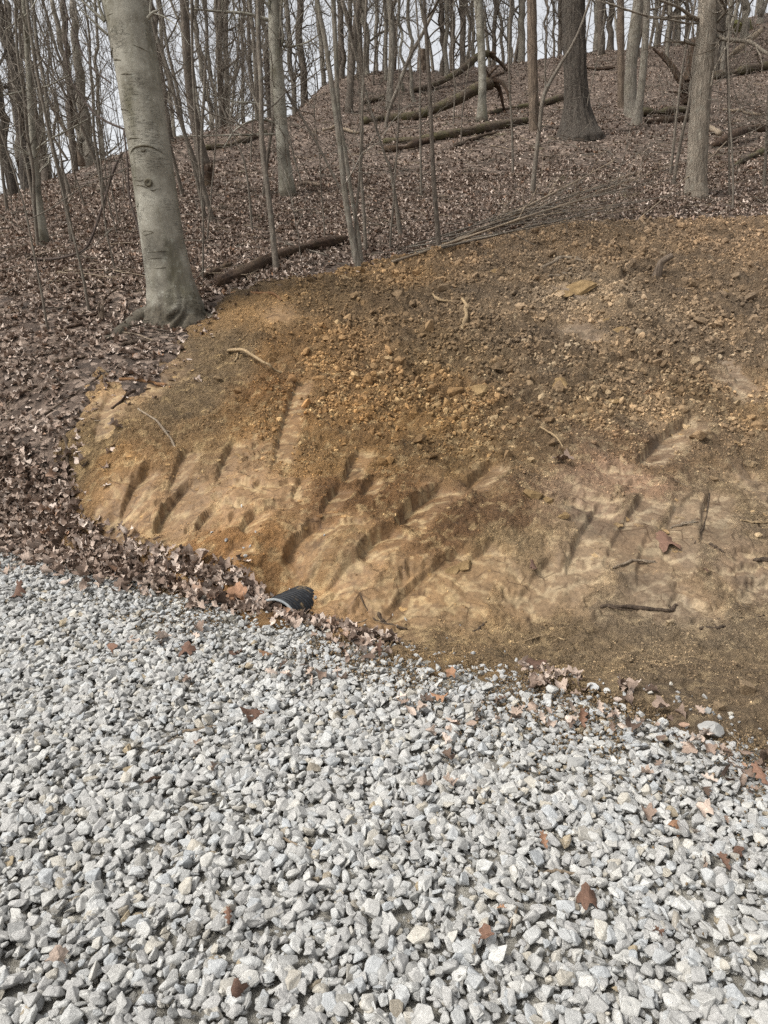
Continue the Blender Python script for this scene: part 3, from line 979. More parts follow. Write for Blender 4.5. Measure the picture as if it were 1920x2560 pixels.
cl = soil_col(x, y, sm * 0) * (1 - .65 * mixv) * rng.uniform(.85, 1.15, (len(x), 1)) + pale * .65 * mixv
o = scatter('clay_flakes', np.stack([x, y, z - .002], -1), np.array(er), np.stack([s, s, np.minimum(s, .07)], -1), rng.integers(0, 14, len(x)), proto_collection('plate_shape', pl_me), M['crumb'], cl, bank)
tag(o, kind='stuff')


# ------------------------------------------------------------------ dead leaves
def leaf_mesh(name, kind, seed, mat):
    r = random.Random(seed)
    V = []; F = []
    curl = r.uniform(.3, 1.6) * r.choice((-1, 1, 1)); roll = r.uniform(-1.0, 1.0); tw = r.uniform(-1.1, 1.1)
    warp = [r.uniform(-.05, .05) for _ in range(8)]

    def put(x, y):
        z = curl * x * x * 1.6 + roll * y * y + tw * x * y + .06 * math.sin(9 * y + warp[0] * 60) * abs(x) * 3 + warp[1] * math.sin(14 * x) + r.uniform(-.012, .012)
        V.append((x * (1 - .25 * min(1, abs(curl) * abs(x))), y, z))
    if kind == 'maple':
        n = 30
        put(0, -.1)
        for ring in (.5, 1):
            for i in range(n):
                t = 2 * math.pi * i / n
                lobe = .30 + .25 * abs(math.cos(2.5 * (t - math.pi / 2))) ** .7 + .05 * (i % 2)
                if abs(t - 1.5 * math.pi) < .35: lobe *= .55
                put(lobe * ring * math.cos(t), lobe * ring * math.sin(t) - .1 * (1 - ring))
        for i in range(n):
            j = (i + 1) % n
            F.append((0, 1 + i, 1 + j)); F.append((1 + i, 1 + n + i, 1 + n + j, 1 + j))
    else:
        n = 15 if kind == 'oak' else 9
        for i in range(n):
            t = i / (n - 1)
            w = math.sin(math.pi * min(1, t * .94 + .03)) ** .7 * .25
            if kind == 'oak': w *= (.45, 1.0, 1.05, .5)[i % 4] * (.8 + .5 * t)
            for sgn in (-1, -.5, 0, .5, 1):
                put(sgn * w, t - .5 + (abs(sgn) * .09 if kind == 'oak' else 0))
        for i in range(n - 1):
            for j in range(4):
                q = i * 5 + j
                F.append((q, q + 1, q + 6, q + 5))
    return mesh_np(name, V, F, mat)


KINDS = ('oak', 'maple', 'plain', 'oak', 'maple', 'oak', 'maple', 'plain', 'oak', 'maple')
leaf_me = [leaf_mesh('leaf_%02d' % k, KINDS[k], 500 + k, M['leaf']) for k in range(10)]
russet_me = [leaf_mesh('russet_leaf_%02d' % k, KINDS[k], 520 + k, M['russet']) for k in range(10)]
c_leaf = proto_collection('leaf_shape', leaf_me)
lp = []; lr = []; ls = []


def leaves_at(x, y, z, smin, smax, tilt):
    m = len(x)
    lp.append(np.stack([x, y, z], -1)); s = rng.uniform(smin, smax, m)
    lr.append(np.stack([rng.normal(0, tilt, m), rng.normal(0, tilt, m), rng.uniform(0, 6.28, m)], -1)); ls.append(np.stack([s, s, s], -1))


def fan(n, y0, y1, u0=-.72, u1=.78, pw=1.0):
    y = y0 + (y1 - y0) * rng.uniform(0, 1, n) ** pw
    return rng.uniform(u0, u1, n) * (y + 1), y


for n, y0, y1, a, b, tl in ((26000, 4.3, 9, .035, .075, .24), (60000, 8, 16, .04, .08, .24), (48000, 15, 40, .055, .10, .24)):
    x, y = fan(n, y0, y1)
    di = bank_in(x, y)
    pat = .7 + .6 * sstep(-.3, .3, fbm(x * .8, y * .8, 3, 44))
    ok = (di < -.02 + .15 * rng.normal(0, 1, n)) & (road_s(x, y) > .05) & (rng.uniform(0, 1, n) < pat)
    x, y = x[ok], y[ok]
    leaves_at(x, y, np.where(bank_in(x, y) > 0, bank_z(x, y)[0] + .008, floor_z(x, y) + rng.uniform(.004, .022, len(x))), a, b, tl)
# the drift raked along the road edge on the left, thinning to the right
n = 7000
t_ = rng.uniform(-4.6, .6, n)
thick = sstep(.4, -1.6, t_)
s_ = rng.normal(0, 1, n) * (.05 + .10 * thick) + .08 * thick
ok = rng.uniform(0, 1, n) < .16 + .84 * thick
t_, s_, thick = t_[ok], s_[ok], thick[ok]
x = -.44 + .858 * t_ + .513 * s_; y = 3.538 - .513 * t_ + .858 * s_
zt = np.where(s_ > 0, np.maximum(land(x, y), bank_z(x, y)[0]), gravel_z(x, y)) + .01
di = bank_in(x, y)
ok = (di < .07 + .05 * rng.normal(0, 1, len(x)))
leaves_at(x[ok], y[ok], (zt + rng.uniform(0, .05, len(x)) * thick)[ok], .04, .085, .6)
# soil tracked onto the stones of the right shoulder
n = 30000
t2 = rng.uniform(-1.2, 4.2, n); s2 = -np.abs(rng.normal(0, .30, n)) + .06
x = -.44 + .858 * t2 + .513 * s2; y = 3.538 - .513 * t2 + .858 * s2
ok = rng.uniform(0, 1, n) < sstep(-.25, .3, fbm(x * 2.2, y * 2.2, 3, 68) + .25 * sstep(-1, 2, t2) - .1)
x, y = x[ok], y[ok]; s = .005 + .022 * rng.beta(1, 5, len(x))
o = scatter('shoulder_dirt', np.stack([x, y, gravel_z(x, y) + rng.uniform(-.012, .012, len(x))], -1), rng.uniform(0, 6.28, (len(x), 3)), np.repeat(s[:, None], 3, 1), rng.integers(0, 12, len(x)),
            proto_collection('dirt_shape', clod_me), M['crumb'], np.array(srgb(118, 100, 76)[:3]) * rng.uniform(.6, 1.3, (len(x), 1)), road)
tag(o, kind='stuff')
# litter strewn over the road shoulder, in clumps
n = 5000
t_ = rng.uniform(-3.5, 3.4, n); s_ = -rng.exponential(.28, n) + .12
x = -.44 + .858 * t_ + .513 * s_; y = 3.538 - .513 * t_ + .858 * s_
clump = sstep(.05, .42, fbm(x * 1.7, y * 1.7, 3, 64) + .12 * sstep(-.5, .1, s_) + .10 * sstep(.6, 2, t_))
ok = rng.uniform(0, 1, n) < clump * .55
x, y, s_ = x[ok], y[ok], s_[ok]
leaves_at(x, y, np.where(s_ > 0, bank_z(x, y)[0], gravel_z(x, y)) + rng.uniform(.012, .03, len(x)), .025, .07, .5)
LP, LR, LS = (np.concatenate(a) for a in (lp, lr, ls))
LI = rng.integers(0, 10, len(LP))
px, py, dd = to_px(LP)
ok = (px > 10) & (px < 1900) & (py > 300) & (py < 2500)
near = np.nonzero(ok)[0]
near = near[np.argsort(-(LS[near, 0] / dd[near]) * rng.uniform(.6, 1, len(near)))][:300]
sel = np.zeros(len(LP), bool); sel[near] = True
for k in near:
    o = obj('leaf', leaf_me[LI[k]], floor, LP[k]); o.rotation_euler = LR[k]; o.scale = LS[k]
o = scatter('leaf_litter', LP[~sel], LR[~sel], LS[~sel], LI[~sel], c_leaf, M['leaf'], parent=floor)
tag(o, 'brown dead leaves lying over the woodland floor', kind='stuff')


# fine twigs lying everywhere on the slope, a few on the bank
def twig_mesh(seed):
    R = np.random.default_rng(seed); mb = MB()
    P = [np.array((-.5, 0, 0))]; d = np.array((1.0, 0, 0))
    for i in range(7):
        d = d + R.normal(0, .22, 3) * np.array((1, 1, .35)); d /= np.linalg.norm(d); P.append(P[-1] + d / 7)
    mb.tube(P, np.linspace(.011, .004, 8), 4)
    for k in range(2):
        j = R.integers(2, 6); q = P[j] + np.array((R.uniform(.1, .3), R.choice((-1, 1)) * R.uniform(.08, .25), R.uniform(0, .08)))
        mb.tube([P[j], (P[j] + q) / 2 + R.normal(0, .015, 3), q], [.006, .005, .003], 3)
    return mb


tw_me = [twig_mesh(40 + k).mesh('twig_%02d' % k, M[('stick', 'stick_dark', 'sapling')[k % 3]]) for k in range(9)]
c_tw = proto_collection('twig_shape', tw_me)
tp = []; tsc = []
for n, y0, y1, a, b in ((900, 4.3, 9, .15, .6), (2200, 8, 18, .25, 1.2), (1500, 17, 36, .5, 1.8)):
    x, y = fan(n, y0, y1)
    ok = (bank_in(x, y) < .02) & (road_s(x, y) > .05)
    x, y = x[ok], y[ok]
    tp.append(np.stack([x, y, floor_z(x, y) + .035], -1)); tsc.append(a + (b - a) * rng.beta(1.2, 3, len(x)))
x, y = bank_points(420); z, sm, di = bank_z(x, y); ok = di > .05
tp.append(np.stack([x, y, z + .006], -1)[ok]); tsc.append((.05 + .18 * rng.beta(1, 3, len(x)))[ok])
tp = np.concatenate(tp); tsc = np.concatenate(tsc)
gx0 = (land(tp[:, 0] + .05, tp[:, 1]) - land(tp[:, 0] - .05, tp[:, 1])) / .1
gy0 = (land(tp[:, 0], tp[:, 1] + .05) - land(tp[:, 0], tp[:, 1] - .05)) / .1
az = rng.uniform(0, 6.28, len(tp))
slope = np.arctan(gx0 * np.cos(az) + gy0 * np.sin(az))
o = scatter('twig_litter', tp, np.stack([rng.uniform(-.3, .3, len(tp)), -slope, az], -1), np.repeat(tsc[:, None], 3, 1), rng.integers(0, 9, len(tp)), c_tw, M['stick'], parent=floor)
tag(o, kind='stuff')

# ------------------------------------------------------------------ trees
def unit(v):
    return v / (np.linalg.norm(v) + 1e-12)


def twig(mb, p, d, length, r, level, R, up=.15, n=4, kink=.22, kids=None):
    k = 4 if level == 0 else 6
    P = [np.array(p, float)]; d = unit(np.array(d, float))
    for i in range(k):
        d = unit(d + R.normal(0, kink, 3) + np.array((0, 0, up)))
        P.append(P[-1] + d * length / k)
    rad = np.linspace(r, max(r * .25, .0022), k + 1)
    mb.tube(P, rad, n, cap=False)
    if level > 0:
        for c in range(kids or R.integers(3, 6)):
            j = R.integers(1, k + 1)
            t = unit(P[j] - P[j - 1])
            o = unit(np.cross(t, R.normal(size=3)))
            twig(mb, P[j], t * .75 + o * .8, length * R.uniform(.35, .6), rad[j] * .6, level - 1, R, up, max(3, n - 1), kink)


def trunk_curve(base, pts, rad, H, R):
    """extend a measured piece of trunk up to its full height"""
    P = [np.array(q, float) for q in pts]; rr = list(rad)
    d = unit(P[-1] - P[-2]); top = base[2] + H
    while P[-1][2] < top:
        d = unit(d * .85 + np.array((R.normal(0, .05), R.normal(0, .05), .25)))
        P.append(P[-1] + d * 1.0); rr.append(max(rr[-1] * .93, .015))
    return P, rr


ALLTREES = []


def crown(path, rad, R, h0, nb, H, base, n=4, level=2, blen=1.0, droop=.12):
    mb = MB()
    L = len(path)
    hs = path[:, 2] - base[2]
    for b in range(nb):
        h = h0 + (H - h0) * (b + R.uniform()) / nb
        j = int(np.clip(np.searchsorted(hs, h), 1, L - 1))
        az = R.uniform(0, 6.283); el = R.uniform(.25, .95)
        d = np.array((math.cos(az) * math.cos(el), math.sin(az) * math.cos(el), math.sin(el)))
        f = 1 - .65 * (h - h0) / max(H - h0, .1)
        twig(mb, path[j], d, blen * R.uniform(.8, 1.6) * f * 2.2, max(min(rad[j] * .42, .05) * f, .006), level, R, droop, n)
    return mb


def px_branch(mb, pts, w, Y, n=5, sub=4, R=None, dy=0):
    P = [at_y(a, b, Y + dy * i) for i, (a, b) in enumerate(pts)]
    d = Y / ray(*pts[0])[1]
    sp = smooth_path(P, max(8, 4 * len(P)))
    r = np.linspace(w[0], w[1], len(sp)) * d / FPX / 2
    mb.tube(sp, r, n, cap=False)
    if R is not None:
        for k in range(sub):
            j = R.integers(2, len(sp))
            t = unit(sp[j] - sp[j - 1])
            twig(mb, sp[j], t * .6 + R.normal(0, .5, 3), R.uniform(.25, .7), r[j] * .55, 1, R, .08, 3, .25, 3)


def tree(name, label, pts, w, mat, H=14, n=12, group=None, fall=None, furrow=0, nf=9, rough=.05, flare=.5, fh=.5, h0=2.6, nb=10, rings=40, limbs=(), cat='tree', level=2, twigs=0, blen=1.0, dbase=None):
    R = np.random.default_rng(len(ALLTREES) * 13 + 5)
    b = hit(*pts[0], fall=fall) if dbase is None else at_depth(*pts[0], dbase)
    Y = b[1]
    d0 = Y / ray(*pts[0])[1]
    P = [at_y(a, c, Y) for a, c in pts]
    rad = [q * (Y / ray(*p)[1]) / FPX / 2 for q, p in zip(w, pts)]
    if name == 'ridge_tree':                     # irregular growth; foot carried down to the ground
        Q = smooth_path(P, 2 * len(P) + 3); rad = list(np.interp(np.linspace(0, 1, len(Q)), np.linspace(0, 1, len(P)), rad))
        Q[1:] += R.normal(0, .05, (len(Q) - 1, 3)); P = list(Q)
        gz = float(land(P[0][0], P[0][1]))
        if P[0][2] > gz + .05:
            P = [np.array((P[0][0], P[0][1], gz))] + P; rad = [rad[0] * 1.1] + rad
    P, rad = trunk_curve(b, P, rad, H, R)
    P = np.array(P); P = np.concatenate([[P[0] - (P[1] - P[0]) / np.linalg.norm(P[1] - P[0]) * .25], P]); rad = [rad[0]] + rad
    vis = smooth_path(P, rings)
    hh = np.linspace(0, len(P) - 1, rings)
    rr = np.interp(hh, np.arange(len(P)), rad)
    h = vis[:, 2] - b[2]
    rr = rr * (1 + flare * np.exp(-np.clip(h, -.1, None) / (fh * .45)))
    root = empty(name, b)
    vis = vis - b
    mb = MB(); mb.tube(vis, rr, n, rough, seed=len(ALLTREES), furrow=furrow, nf=nf)
    obj('trunk', mb.mesh('trunk', M[mat]), root)
    cb = crown(vis, rr, R, h0, nb, H, np.zeros(3), level=level, blen=blen) if nb else MB()
    for lp_, lw in limbs:
        m2 = MB(); px_branch(m2, lp_, lw, Y, 6, 6, R, dy=-.12)
        for q, f in zip(m2.V, m2.F): cb.V.append(q - b); cb.F.append(f + cb.n)
        cb.n += m2.n
    for k in range(twigs):
        j = int(np.clip(np.searchsorted(vis[:, 2], R.uniform(.5, max(1.5, h0 + 1))), 1, rings - 1))
        az = R.uniform(0, 6.283)
        twig(cb, vis[j], (math.cos(az), math.sin(az), .35), R.uniform(.5, 1.5), rr[j] * .18 + .003, 1, R, .06, 3, .28, 4)
    if cb.V: obj('crown', cb.mesh('crown', M[mat]), root)
    tag(root, label, cat, group)
    ALLTREES.append((root, pts))
    return root, b, vis, rr


# -- the big smooth beech at the top of the cut
def big_beech():
    pts = [(440, 770), (423, 690), (407, 600), (392, 500), (378, 400), (362, 300), (348, 200), (330, 100), (311, 0), (296, -100)]
    w = [128, 112, 106, 103, 102, 104, 106, 109, 112, 112]
    b = hit(437, 790); Y = b[1]
    P = np.array([at_y(a, c, Y) for a, c in pts]); rad = [q * (Y / ray(*p)[1]) / FPX / 2 for q, p in zip(w, pts)]
    R = np.random.default_rng(2)
    P, rad = trunk_curve(b, list(P), rad, 17, R)
    P = np.array([b + np.array((.02, 0, -.35)), b + np.array((.01, 0, -.05))] + P[0:]); rad = [rad[0] * 1.05, rad[0] * 1.02] + rad
    nr, n = 330, 72
    path = smooth_path(P, nr) - b
    rr = np.interp(np.linspace(0, len(P) - 1, nr), np.arange(len(P)), rad)
    h = path[:, 2]
    a = np.linspace(0, 2 * np.pi, n, endpoint=False)
    # root flare in lobes, wrinkled foot
    lobes = sum(c * np.exp(-((np.angle(np.exp(1j * (a - t0)))) / s) ** 2) for t0, c, s in ((3.6, .8, .4), (4.5, .3, .35), (5.7, .55, .4), (.6, .5, .6), (2.0, .5, .6)))
    fl = np.exp(-np.clip(h, -.12, None) / .13)[:, None] * (.06 + .30 * lobes[None])
    wr = np.exp(-np.clip(h, 0, None) / .22)[:, None] * .085 * np.sin(26 * h[:, None] + 5 * np.sin(a * 3)[None] + 6 * perlin(a[None] * 2, h[:, None] * 4, 3))
    sw = .03 * fbm(np.cos(a)[None] * 1.2 + h[:, None] * .7, np.sin(a)[None] * 1.2 + h[:, None] * .9, 3, 8)
    rad2 = rr[:, None] * (1 + fl + wr + sw)
    V = path[:, None, :] + rad2[..., None] * np.stack([np.cos(a), np.sin(a), 0 * a], -1)[None]
    root = empty('beech_tree', b)
    me = mesh_np('trunk', V.reshape(-1, 3), np.stack([(np.arange(nr - 1)[:, None] * n + np.arange(n)[None]), (np.arange(nr - 1)[:, None] * n + (np.arange(n)[None] + 1) % n),
                 (np.arange(1, nr)[:, None] * n + (np.arange(n)[None] + 1) % n), (np.arange(1, nr)[:, None] * n + np.arange(n)[None])], -1).reshape(-1, 4), M['beech'])
    trunk = obj('trunk', me, root)

    def surf(px, py, out=.004):
        """point on the bark seen at a pixel"""
        q = at_y(px, py, Y) - b
        i = int(np.argmin(np.abs(h - q[2])))
        c = path[i]; r = rad2[i].mean()
        dx = np.clip((q[0] - c[0]) / r, -.97, .97)
        return np.array((c[0] + dx * r, c[1] - math.sqrt(1 - dx * dx) * (r + out), q[2]))

    def scar(nm, pxs, wd, mat='scar', out=.002):
        P = smooth_path([surf(x, y, out) for x, y in pxs], 5 * len(pxs))
        m = MB(); m.tube(P, wd * np.sin(np.linspace(.25, np.pi - .25, len(P))), 6, .3, seed=3)
        obj(nm, m.mesh(nm, M[mat]), trunk)

    def Z(x, y): return (240 + x * .2411, 400 + y * .2411)          # crop of the trunk's foot
    knot = MB()
    for rx, ry, wd in ((.030, .026, .010), (.018, .016, .006)):
        c = surf(*Z(612, 270))
        t = np.linspace(0, 6.283, 22)
        knot.tube(np.stack([c[0] + rx * np.cos(t), c[1] - .004 + 0 * t, c[2] + ry * np.sin(t)], -1), wd, 6, .4, seed=2, cap=False)
    obj('knot', knot.mesh('knot', M['scar']), trunk)
    scar('bark_scar', [Z(400, 215), Z(450, 205), Z(520, 212)], .004)
    scar('bark_scar', [Z(410, 245), Z(470, 238), Z(520, 250), Z(560, 240)], .004)
    scar('bark_scar', [Z(440, 300), Z(500, 292), Z(560, 305), Z(600, 325)], .005)
    scar('bark_scar', [Z(630, 345), Z(660, 350), Z(690, 335)], .006)
    scar('bark_scar', [Z(455, 470), Z(475, 500), Z(495, 470)], .004)
    scar('bark_scar', [Z(540, 765), Z(560, 755), Z(620, 760), Z(660, 772), Z(610, 790), Z(560, 795), Z(535, 775)], .0035)
    scar('bark_scar', [Z(590, 970), Z(680, 968), Z(790, 960), Z(900, 970)], .003)
    scar('bark_scar', [Z(600, 1040), Z(700, 1030), Z(830, 1040)], .003)
    scar('bark_scar', [Z(610, 1140), Z(760, 1130), Z(930, 1100)], .0035)

    def Wp(x, y): return pW(x, y)
    scar('branch_collar', [Wp(1150, 1380), Wp(1200, 1320), Wp(1290, 1298), Wp(1370, 1310), Wp(1440, 1350)], .010)
    scar('branch_collar', [Wp(1100, 1245), Wp(1180, 1228), Wp(1290, 1240)], .006)
    scar('branch_collar', [Wp(1030, 955), Wp(1090, 970), Wp(1160, 995)], .009)
    scar('branch_collar', [Wp(975, 520), Wp(1000, 490), Wp(1022, 450)], .014)
    scar('branch_collar', [Wp(990, 540), Wp(1040, 555), Wp(1100, 575)], .009)
    scar('branch_collar', [Wp(920, 190), Wp(1000, 190), Wp(1140, 172)], .005)
    scar('branch_collar', [Wp(1040, 700), Wp(1120, 690), Wp(1200, 700)], .004)
    scar('branch_collar', [Wp(1210, 450), Wp(1270, 470), Wp(1320, 490)], .006)
    scar('branch_collar', [Wp(1270, 1330), Wp(1290, 1345), Wp(1320, 1330)], .008)
    # surface root running off to the left, and roots to the right
    for pp, w0, w1 in (([(395, 775), (350, 795), (310, 825), (270, 850)], .10, .05), ([(480, 775), (510, 785), (535, 792)], .06, .02)):
        G = [hit(x, y) + np.array((0, 0, -.01)) - b for x, y in pp]
        m = MB(); sp = smooth_path(G, 22); m.tube(sp, np.linspace(w0, w1, 22), 14, .25, seed=4)
        obj('surface_root', m.mesh('surface_root', M['beech']), root)
    cb = crown(path, rr, R, 5.5, 12, 17, np.zeros(3), level=2, blen=1.6)
    for pp, ww in (([pW(905, 180), pW(860, 60), pW(845, -40)], (9, 5)), ([pW(905, 185), pW(800, 90), pW(700, 0)], (8, 4)), ([pW(930, 300), pW(800, 180), pW(690, 80)], (6, 3)),
                   ([pW(1275, 160), pW(1320, 110), pW(1360, 95)], (10, 5))):
        m2 = MB(); px_branch(m2, pp, ww, Y - .12, 6, 3, R)
        for q, f in zip(m2.V, m2.F): cb.V.append(q - b); cb.F.append(f + cb.n)
        cb.n += m2.n
    obj('crown', cb.mesh('crown', M['beech']), root)
    tag(root, 'large smooth grey beech leaning left at the top of the cut', 'tree')


big_beech()

# -- other trees one can point at
tree('beech_tree', 'grey green beech with pale foot, right of the dark ivy-thin trunk'.replace('ivy-thin ', ''), [pV(890, 1560), pV(855, 1200), pV(825, 800), pV(795, 400), pV(785, 0)], (36, 31, 31, 33, 34), 'beech', 14, 24, rough=.08, flare=.35, rings=60, h0=4, nb=9,
     limbs=(([pV(770, 170), pV(560, 110), pV(320, 90), pV(60, 65)], (9, 4)), ([pV(855, 370), pV(960, 365), pV(1060, 330), pV(1150, 270)], (6, 3)), ([pV(760, 160), pV(740, 60), pV(690, 0)], (8, 5)),
            ([pV(725, 840), pV(600, 820), pV(450, 810), pV(280, 750)], (5, 3)), ([pV(780, 980), pV(700, 955), pV(600, 965), pV(470, 1040), pV(380, 1180)], (6, 3)), ([pV(800, 1070), pV(640, 1075), pV(400, 1080), pV(0, 1090)], (6, 3)),
            ([pV(830, 400), pV(855, 300), pV(835, 150), pV(845, 0)], (7, 4))))
tree('oak_tree', 'dark straight tree standing left of the decayed stump', [pV(215, 1290), pV(165, 1040), pV(120, 800), pV(85, 400), pV(65, 0)], (26, 24, 22, 22, 22), 'dark', 14, 16, furrow=.10, nf=11, flare=.3, twigs=5)
tree('beech_tree', 'slender grey tree with pale foot on left slope', [pL(190, 1062), pL(170, 900), pL(150, 700), pL(132, 450), pL(118, 200), pL(104, 0)], (25, 19, 17, 15, 14, 13), 'beech', 11, 14, flare=.35, fh=.4, h0=2.2, nb=12, blen=.8,
     limbs=(([pW(300, 1300), pW(420, 1210), pW(560, 1140), pW(760, 1030)], (5, 3)), ([pW(290, 770), pW(420, 740), pW(520, 690), pW(600, 650)], (4, 3)), ([pW(240, 780), pW(100, 810), pW(-20, 830)], (5, 3)), ([pW(320, 1400), pW(250, 1340), pW(120, 1290), pW(-10, 1250)], (4, 2))), twigs=6)
tree('oak_tree', 'largest dark oak with furrowed bark and flared foot', [pR(838, 590), pR(832, 450), pR(826, 300), pR(822, 150), pR(818, 0)], (66, 56, 54, 54, 55), 'oak_dark', 17, 56, furrow=.10, nf=17, flare=.75, fh=.9, rings=150, h0=5, nb=10, blen=1.5)
tree('oak_tree', 'stout grey brown oak at right with vertical bark ridges', [pR(1345, 845), pR(1352, 700), pR(1368, 450), pR(1388, 200), pR(1404, 0)], (48, 46, 46, 46, 48), 'oak_grey', 16, 48, furrow=.06, nf=19, flare=.25, fh=.5, rings=130, h0=5, nb=8, blen=1.4,
     limbs=(([pY(1200, 300), pY(1290, 340), pY(1400, 352), pY(1520, 370), pY(1600, 430), pY(1680, 480)], (11, 8)), ([pY(1080, 175), pY(980, 130), pY(900, 70), pY(830, 40), pY(720, 0)], (9, 5)),
            ([pY(1080, 185), pY(900, 150), pY(700, 155), pY(520, 110), pY(250, 20)], (7, 4)), ([pY(1080, 200), pY(960, 200), pY(800, 170), pY(620, 150)], (6, 3)), ([pY(1180, 200), pY(1290, 90), pY(1250, 0)], (8, 5))), twigs=10)
tree('beech_tree', 'smooth pale beech in front of the uprooted root', [pX(845, 1045), pX(850, 800), pX(848, 600), pX(832, 250), pX(812, 0)], (23, 20, 19, 20, 21), 'beech', 13, 20, flare=.45, fh=.5, rough=.05)
tree('dead_tree', 'dead snag with split reddish wood beside the big oak', [pX(1300, 1130), pX(1292, 850), pX(1285, 600), pX(1280, 300), pX(1275, 0)], (23, 24, 24, 24, 23), 'dead', 6.5, 24, furrow=.12, nf=9, flare=.1, nb=3, h0=3, rings=80, level=0)
tree('dead_tree', 'thin dead trunk with stripped bark right of the big oak', [pY(392, 930), pY(388, 500), pY(385, 0)], (18, 17, 17), 'dead', 8, 18, furrow=.12, nf=7, flare=.1, nb=3, h0=4, rings=60, level=0)
tree('oak_tree', 'grey brown oak behind the thin stripped dead trunk', [pY(478, 1010), pY(470, 700), pY(490, 400), pY(545, 0)], (32, 29, 28, 27), 'grey', 15, 24, furrow=.08, nf=13, flare=.3, rings=60)
tree('maple_tree', 'smooth grey leaning tree touching the grey brown oak', [pY(520, 1075), pY(560, 800), pY(592, 450), pY(615, 0)], (22, 18, 17, 16), 'grey', 14, 18, furrow=.04, flare=.3)
tree('sapling', 'dark straight sapling growing at the edge of the dug soil', [pR(240, 1105), pR(228, 950), pR(215, 780), pR(200, 450), pR(186, 200), pR(172, 0)], (14, 12, 11, 10, 10, 9), 'dark', 8, 10, flare=.15, h0=2.5, nb=8, blen=.7,
     limbs=(([pX(360, 170), pX(420, 90), pX(470, 0)], (5, 4)), ([pX(385, 330), pX(440, 270), pX(520, 210), pX(600, 100)], (4, 2))))
tree('sapling', 'thin tree curving right past the big oak', [pX(1280, 1690), pX(1320, 1300), pX(1345, 1100), pX(1380, 830), pX(1500, 600), pX(1659, 330), pX(1780, 0)], (13, 11, 10, 10, 8, 7, 6), 'sapling', 7, 8, flare=.15, h0=2.5, nb=6, blen=.6, twigs=3)
tree('sapling', 'thin tree leaning right behind the dark sapling', [pX(15, 1100), pX(45, 950), pX(120, 760), pX(220, 500), pX(360, 240), pX(470, 0)], (9, 9, 9, 9, 8, 7), 'sapling', 7, 8, flare=.1, nb=5, h0=3)
tree('sapling', 'short forked sapling near the cut, left of the dark sapling', [pR(72, 1022), pR(48, 850), pR(25, 720), pR(0, 660)], (11, 9, 8, 6), 'sapling', 3.0, 8, flare=.2, nb=4, h0=1.2, blen=.5,
     limbs=(([pX(75, 1480), pX(95, 1420), pX(110, 1330)], (5, 3)),))
for k, (pp, w0) in enumerate((([pL(1545, 1155), pL(1520, 1020), pL(1492, 850), pL(1470, 640), pL(1440, 420), pL(1405, 180), pL(1370, 0)], (15, 14, 15, 14, 13, 12, 11)),
                              ([pL(1558, 1140), pL(1545, 1000), pL(1520, 850), pL(1490, 650), pL(1462, 480), pL(1452, 250), pL(1440, 0)], (13, 11, 10, 10, 11, 12, 12)),
                              ([pL(1550, 1150), pL(1536, 980), pL(1550, 800), pL(1560, 600), pL(1568, 420), pL(1572, 300)], (7, 6, 6, 5, 5, 4)))):
    tree('sapling', ('pale leftmost stem of the clump at the cut edge', 'middle stem of the clump at the cut edge', 'thinnest right stem of the clump at the cut edge')[k], pp, w0, 'grey' if k < 2 else 'sapling', 9 - 3 * (k == 2), 10, group='stems of the clump at the cut edge',
         flare=.3, h0=3, nb=6, blen=.7, dbase=None, twigs=2)
tree('sapling', 'long thin sapling leaning left across the grey green beech', [pV(1325, 1540), pV(1200, 1290), pV(1070, 1050), pV(960, 860), pV(830, 640), pV(690, 370), pV(560, 150), pV(450, 0)], (6, 6, 6, 6, 6, 6, 6, 5), 'sapling', 4.5, 7, flare=.1, nb=3, h0=3, blen=.5, twigs=4)
tree('dead_tree', 'reddish broken trunk leaning left off the ridge log', [pW(700, 1330), pW(640, 1230), pW(560, 1120), pW(470, 950), pW(380, 800), pW(310, 660)], (13, 12, 11, 10, 9, 8), 'dead', 3.2, 12, furrow=.1, nf=7, flare=.2, nb=2, h0=2.2, level=0)

# -- trunks on the left shoulder and along the ridge, measured one by one
RIDGE = []


def rtree(pts, w, mat, fall=None, **kw):
    kw.setdefault('n', 12); kw.setdefault('nb', 20); kw.setdefault('h0', 1.0); kw.setdefault('rings', 30)
    t, b, vis, rr = tree('ridge_tree', 'x', pts, w, mat, kw.pop('H', 13), fall=fall, group='trees along the ridge', flare=.35, fh=.5, **kw)
    x = min(pts, key=lambda q: abs(q[1] - 60))[0]
    RIDGE.append((x, t, 'stout' if max(w) > 18 else 'slender' if max(w) < 9 else 'bare', {'dark': 'dark', 'grey': 'grey', 'oak_dark': 'dark', 'dead': 'reddish', 'beech': 'pale', 'sapling': 'thin'}[mat]))


rtree([pW(250, 1640), pW(190, 1200), pW(130, 700), pW(30, 250), pW(-30, 0)], (28, 25, 25, 24, 22), 'oak_dark', furrow=.1, nf=11)
rtree([pW(400, 1570), pW(330, 1150), pW(265, 700), pW(210, 300), pW(175, 0)], (22, 19, 18, 17, 15), 'dark', furrow=.08)
rtree([pW(110, 1700), pW(60, 1250), pW(10, 850), pW(-60, 400)], (24, 22, 22, 20), 'oak_dark', furrow=.1)
rtree([pW(200, 1540), pW(150, 1150), pW(110, 750), pW(90, 250), pW(70, 0)], (18, 16, 15, 14, 13), 'grey')
rtree([pW(430, 1490), pW(360, 1050), pW(310, 650), pW(250, 200)], (11, 10, 9, 8), 'grey')
rtree([pW(770, 1370), pW(720, 1000), pW(680, 650), pW(645, 300), pW(630, 0)], (33, 27, 23, 19, 16), 'grey', furrow=.07)
